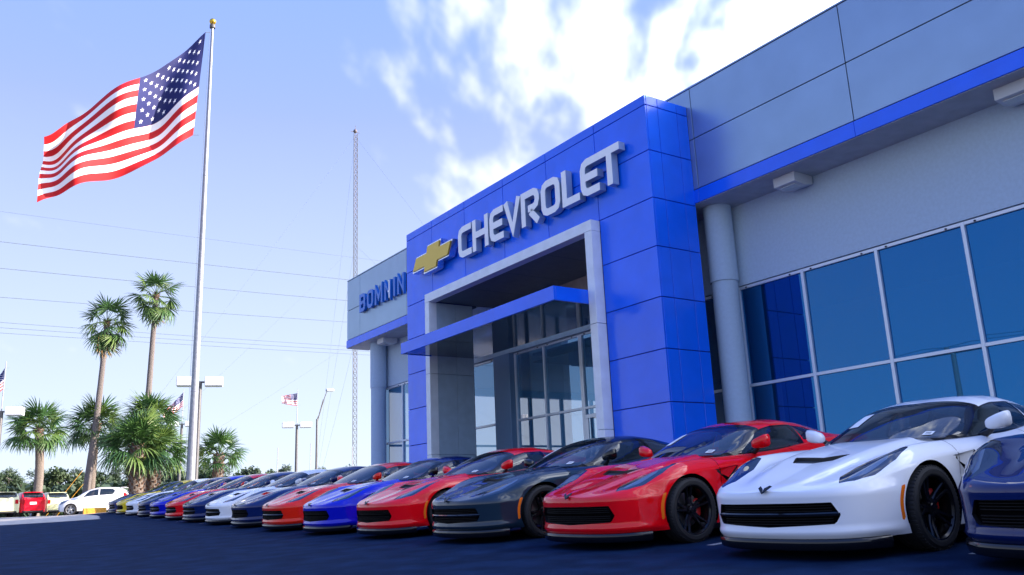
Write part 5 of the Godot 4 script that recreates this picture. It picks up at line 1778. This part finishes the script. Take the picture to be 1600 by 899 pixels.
func build_flags_and_poles() -> void:
	M.flag = mat(Color.WHITE, 0.75)
	M.flag.albedo_texture = flag_texture()
	M.flag.backlight_enabled = true
	M.flag.backlight = Color(0.5, 0.5, 0.5)
	# the big flagpole
	var b := Vector3(11.76, gy(-46.5), -46.5)
	var o := pole("flagpole", "tall tapered silver flagpole with a gold ball on top", "flagpole", b, Vector3(11.76, 28.3, -46.5), 0.23, 0.07, M.pole)
	var cap := MB.new()
	cap.ball(Vector3(0, 28.66 - b.y, 0), Vector3.ONE * 0.19, 20, 12)
	part("ball", cap.mesh(), M.ball_gold, o)
	var tr := MB.new()
	tr.lathe([Vector2(0.09, 28.22 - b.y), Vector2(0.16, 28.24 - b.y), Vector2(0.16, 28.42 - b.y), Vector2(0.06, 28.5 - b.y)], 16, Vector3.UP)
	part("truck", tr.mesh(), M.dark_pole, o)
	var br := MB.new()
	for y in [6.0, 12.0, 18.0]:
		br.lathe([Vector2(lerpf(0.23, 0.07, y / 27.2) + 0.002, y), Vector2(lerpf(0.23, 0.07, y / 27.2) + 0.012, y + 0.02), Vector2(lerpf(0.23, 0.07, y / 27.2) + 0.002, y + 0.05)], 20, Vector3.UP)
	part("joint_ring", br.mesh(), M.pole, o)
	var hl := MB.new()
	hl.tube([Vector3(-0.2, 27.9 - b.y, 0.25), Vector3(-0.36, 1.6, 0.30)], [0.012, 0.012], 5)
	part("halyard", hl.mesh(), M.wire, o)
	var out := Vector3(-0.985, 0, -0.17).normalized()
	flag("huge stars and stripes flag streaming to the left from the tall pole", Vector3(11.38, 27.85, -46.45), 6.5, 9.0, out, 0.84, 0.6, -0.06, 1.5)
	# small flags on the lamp poles
	var lamps := [
		[Vector3(12.5, gy(-48.4), -48.4), 7.85, 0.14, "lamp post with two box lamps right behind the big flagpole", 1.05, 0.5, 0.0, 0],
		[Vector3(26.2, 1.3, -70.3), 7.9, 0.13, "lamp post with two box lamps and a small flag left of the showroom", 1.0, 0.45, 0.85, 1],
		[Vector3(18.75, 1.3, -77.8), 8.6, 0.13, "distant lamp post with a small flag, half hidden by the big flagpole", 1.0, 0.45, 0.85, 1],
		[Vector3(42.4, 1.3, -61.9), 8.0, 0.13, "lamp post with a flag seen through the left pane of the entrance", 1.0, 0.45, 0.85, 1],
		[Vector3(49.5, 1.3, -56.3), 8.2, 0.13, "lamp post with a flag seen through the right panes of the entrance", 1.0, 0.45, 0.85, 1],
		[Vector3(4.02, gy(-60), -59.9), 7.3, 0.15, "lamp post with bright box lamps and a flag at the left edge", 1.0, 0.5, 0.85, 1]]
	for l in lamps:
		var p: Vector3 = l[0]
		var q := pole("lamp_post", l[3], "lamp post", p, Vector3(p.x, l[1], p.z), l[2], l[2] * 0.8, M.dark_pole)
		q.set_meta("group", "lamp posts of the lot")
		var hgt: float = l[1] - p.y
		var arm := MB.new()
		var ax := Vector3(cos(0.3), 0, sin(0.3))
		arm.tube([-ax * 0.5 + Vector3(0, hgt - 0.02, 0), ax * 0.5 + Vector3(0, hgt - 0.02, 0)], [0.05, 0.05], 8)
		part("arm", arm.mesh(), M.dark_pole, q)
		for sg in [-1.0, 1.0]:
			shoebox(q, ax * sg * 0.72 + Vector3(0, hgt, 0), Vector3(0.95, l[5], 0.62), -0.3)
		if l[7] == 1:
			var up := MB.new()
			up.tube([Vector3(0, hgt, 0), Vector3(0, hgt + 3.0, 0)], [0.035, 0.025], 8)
			part("flagstaff", up.mesh(), M.pole, q)
	flag("small flag blowing level above the lamp post left of the showroom", Vector3(26.15, 10.55, -70.25), 1.05, 1.45, Vector3(-0.95, 0, -0.3).normalized(), 0.16, 1.3)
	flag("small drooping flag on the distant post beside the big flagpole", Vector3(18.7, 11.3, -77.75), 1.2, 1.7, Vector3(-0.95, 0, -0.3).normalized(), 0.95, 2.0, 0.0, 1.3)
	flag("flag seen dark through the left pane of the entrance", Vector3(42.35, 10.9, -61.85), 1.2, 1.7, Vector3(-0.95, 0, -0.3).normalized(), 0.95, 2.6, 0.0, 1.3)
	flag("flag seen dark through the right panes of the entrance", Vector3(49.45, 11.1, -56.25), 1.2, 1.7, Vector3(-0.95, 0, -0.3).normalized(), 0.95, 1.1, 0.0, 1.3)
	flag("drooping flag above the lamp post at the left edge", Vector3(3.97, 9.9, -59.85), 1.3, 1.7, Vector3(-0.9, 0, -0.4).normalized(), 1.05, 0.4, 0.0, 1.3)
	# street light with a bent arm
	var sl := thing("street_light", "grey street light with a slanting arm left of the showroom", "street light", Vector3(33.2, 1.3, -83.5))
	var sm := MB.new()
	sm.tube([Vector3.ZERO, Vector3(0, 8.6, 0)], [0.13, 0.09], 12)
	part("pole", sm.mesh(), M.dark_pole, sl)
	var sa := MB.new()
	sa.tube([Vector3(0, 8.2, 0), Vector3(0.35, 9.4, 0), Vector3(0.75, 10.7, 0), Vector3(1.05, 11.5, 0)], [0.05, 0.05, 0.045, 0.04], 8)
	sa.tube([Vector3(0, 8.6, 0), Vector3(0.2, 9.0, 0), Vector3(0.62, 10.6, 0)], [0.035, 0.035, 0.03], 8)
	part("arm", sa.mesh(), M.dark_pole, sl)
	var sh := MB.new()
	sh.box(Vector3(0.95, 11.45, -0.2), Vector3(1.75, 11.7, 0.2), 0.06)
	part("lamp_head", sh.mesh(), M.white_box, sl)
	# power lines across the sky: [left end, right end]
	var lines := [
		[Vector3(3.9, 0, -90.0), 30.0, 30.4, 0.022, "highest thin power line crossing the sky at the left"],
		[Vector3(3.9, 0, -90.0), 27.0, 27.7, 0.04, "second power line from the top, passing over the palms"],
		[Vector3(3.9, 0, -90.0), 24.4, 25.2, 0.04, "third power line from the top, crossing the tallest palm crown"],
		[Vector3(3.9, 0, -90.0), 21.6, 22.8, 0.035, "fourth power line from the top, behind the shorter tall palm"],
		[Vector3(3.9, 0, -90.0), 19.2, 19.6, 0.03, "upper strand of the lowest bundle of three lines"],
		[Vector3(3.9, 0, -90.0), 18.7, 19.2, 0.03, "middle strand of the lowest bundle of three lines"],
		[Vector3(3.9, 0, -90.0), 18.2, 18.8, 0.03, "bottom strand of the lowest bundle of three lines"]]
	for l in lines:
		var pts := []
		var rad := []
		for i in 49:
			var t := i / 48.0
			var x := lerpf(-60.0, 100.0, t)
			var q := (x - 5.0) / 60.0
			pts.append(Vector3(x, lerpf(l[1], l[2], q) + 1.6 * q * (q - 1.0) * 0.35, -92.0)); rad.append(l[3] * 0.75)
		var wm := MB.new()
		wm.tube(pts, rad, 5)
		tag(part("power_line", wm.mesh(), M.wire, self), l[4], "power line", "power lines across the sky")
	# what the showroom windows mirror: a utility pole with a cross arm and its two lines, a lamp post
	var upole := pole("utility_pole", "wooden utility pole with a cross arm, mirrored in the right hand windows", "utility pole", Vector3(-15.0, -0.3, -23.6), Vector3(-15.0, 7.7, -23.6), 0.17, 0.12, M.bark)
	part("cross_arm", boxm(Vector3(-0.06, 7.45, -1.5), Vector3(0.06, 7.6, 1.5), 0.01), M.dark_pole, upole)
	for k in 4:
		var im := MB.new()
		im.lathe([Vector2(0.0, 7.82), Vector2(0.05, 7.8), Vector2(0.06, 7.66), Vector2(0.02, 7.6)], 10, Vector3.UP, Vector3(0, 0, -1.3 + 0.87 * k), -1.0)
		part("insulator", im.mesh(), M.dark_pole, upole)
	for k in 2:
		var pts := []
		var rad := []
		for i in 41:
			var t := i / 40.0
			pts.append(Vector3(-15.0, 7.8 + 3.0 * (2.0 * absf(t - 0.5)) * (2.0 * absf(t - 0.5) - 1.0), -24.9 + 2.6 * k + lerpf(-38.0, 38.0, t))); rad.append(0.02)
		# each span ends on the arm
		var w2 := MB.new()
		w2.tube(pts, rad, 5)
		tag(part("power_line", w2.mesh(), M.wire, self), ["sagging line on the far end of the utility pole's arm, seen in the windows", "sagging line on the near end of the utility pole's arm, seen in the windows"][k], "power line", "lines mirrored in the windows")
	# lattice mast with guys
	var mb := Vector3(57.0, 1.3, -127.8)
	var ms := thing("radio_mast", "slim guyed lattice radio mast rising behind the showroom", "mast", mb)
	var H := 62.5
	var tri := []
	for k in 3: tri.append(Vector3(cos(k * TAU / 3 + 0.4), 0, sin(k * TAU / 3 + 0.4)) * 0.42)
	for k in 3:
		var lm := MB.new()
		lm.tube([tri[k], tri[k] + Vector3(0, H, 0)], [0.05, 0.05], 6)
		part("mast_leg", lm.mesh(), M.mast, ms)
	var bm := MB.new()
	var rm := MB.new()
	var ny := 62
	for i in ny:
		var y0 := H * i / ny
		var y1 := H * (i + 1) / ny
		var q = rm if (i > 46 or (i > 20 and i < 30)) else bm
		for k in 3:
			var a: Vector3 = tri[k]
			var c: Vector3 = tri[(k + 1) % 3]
			q.tube([a + Vector3(0, y0, 0), c + Vector3(0, y1, 0)], [0.028, 0.028], 4, false)
			q.tube([c + Vector3(0, y0, 0), a + Vector3(0, y1, 0)], [0.028, 0.028], 4, false)
			q.tube([a + Vector3(0, y0, 0), c + Vector3(0, y0, 0)], [0.024, 0.024], 4, false)
	tag(part("bracing", bm.mesh(), M.mast, ms), "", "", "", "stuff")
	tag(part("red_bracing", rm.mesh(), M.mast_red, ms), "", "", "", "stuff")
	var tip := MB.new()
	tip.ball(Vector3(0, H + 0.5, 0), Vector3(0.35, 0.35, 0.35), 10, 8)
	tip.tube([Vector3(0, H, 0), Vector3(0, H + 1.6, 0)], [0.06, 0.03], 6)
	tip.tube([Vector3(-0.8, H + 0.3, 0), Vector3(0.8, H + 0.3, 0)], [0.05, 0.05], 6)
	part("beacon", tip.mesh(), M.mast_red, ms)
	for y in [H - 0.5, H * 0.68, H * 0.42]:
		for k in 3:
			var d := Vector3(cos(k * TAU / 3 + 0.75), 0, sin(k * TAU / 3 + 0.75))
			var gm := MB.new()
			var pts := []
			var rad := []
			for i in 9:
				var t := i / 8.0
				pts.append(Vector3(0, y, 0).lerp(d * 44.0, t) - Vector3(0, 2.2 * t * (1.0 - t), 0)); rad.append(0.012)
			gm.tube(pts, rad, 4)
			part("guy_wire", gm.mesh(), M.wire, ms)
	# thin posts far off
	for e in [[440, 24.5, -70.0, 8.6], [482, 27.5, -70.5, 9.0], [534, 31.5, -71.0, 8.8]]:
		pole("thin_post", ["slim bare post left of the small flag lamp post", "slim bare post just left of the street light", "slim bare post right of the street light, near the showroom"][0 if e[0] == 440 else (1 if e[0] == 482 else 2)], "post", Vector3(e[1], 1.3, e[2]), Vector3(e[1], e[3] - 2.6, e[2]), 0.04, 0.03, M.pole)

func build_small_things() -> void:
	# yellow block of kerb at the end of the row
	var k := MB.new()
	var prof := PackedVector2Array([Vector2(0, 0), Vector2(0.42, 0), Vector2(0.36, 0.36), Vector2(0.05, 0.36)])
	k.prism(prof, Vector3.ZERO, Vector3(0, 0, -1), Vector3.UP, Vector3(1.05, 0, 0))
	var o := part("kerb_block", k.mesh(), M.yellow_paint, self, Vector3(7.35, gy(-49.0) - 0.05, -49.3))
	tag(o, "yellow painted kerb block in front of the white hatchback", "kerb")
	# yellow guy guards on the two stays behind the palms
	for i in 2:
		var m := MB.new()
		m.tube([Vector3.ZERO, Vector3(2.3 + 0.1 * i, 3.3, -0.4)], [0.014, 0.014], 6)
		var s := part("guy_guard", m.mesh(), M.yellow_paint, self, Vector3(8.5 + 0.85 * i, gy(-75), -74.0 - i))
		tag(s, ["slanting yellow guy wire guard behind the hatchbacks, left one", "slanting yellow guy wire guard behind the hatchbacks, right one"][i], "guy guard")
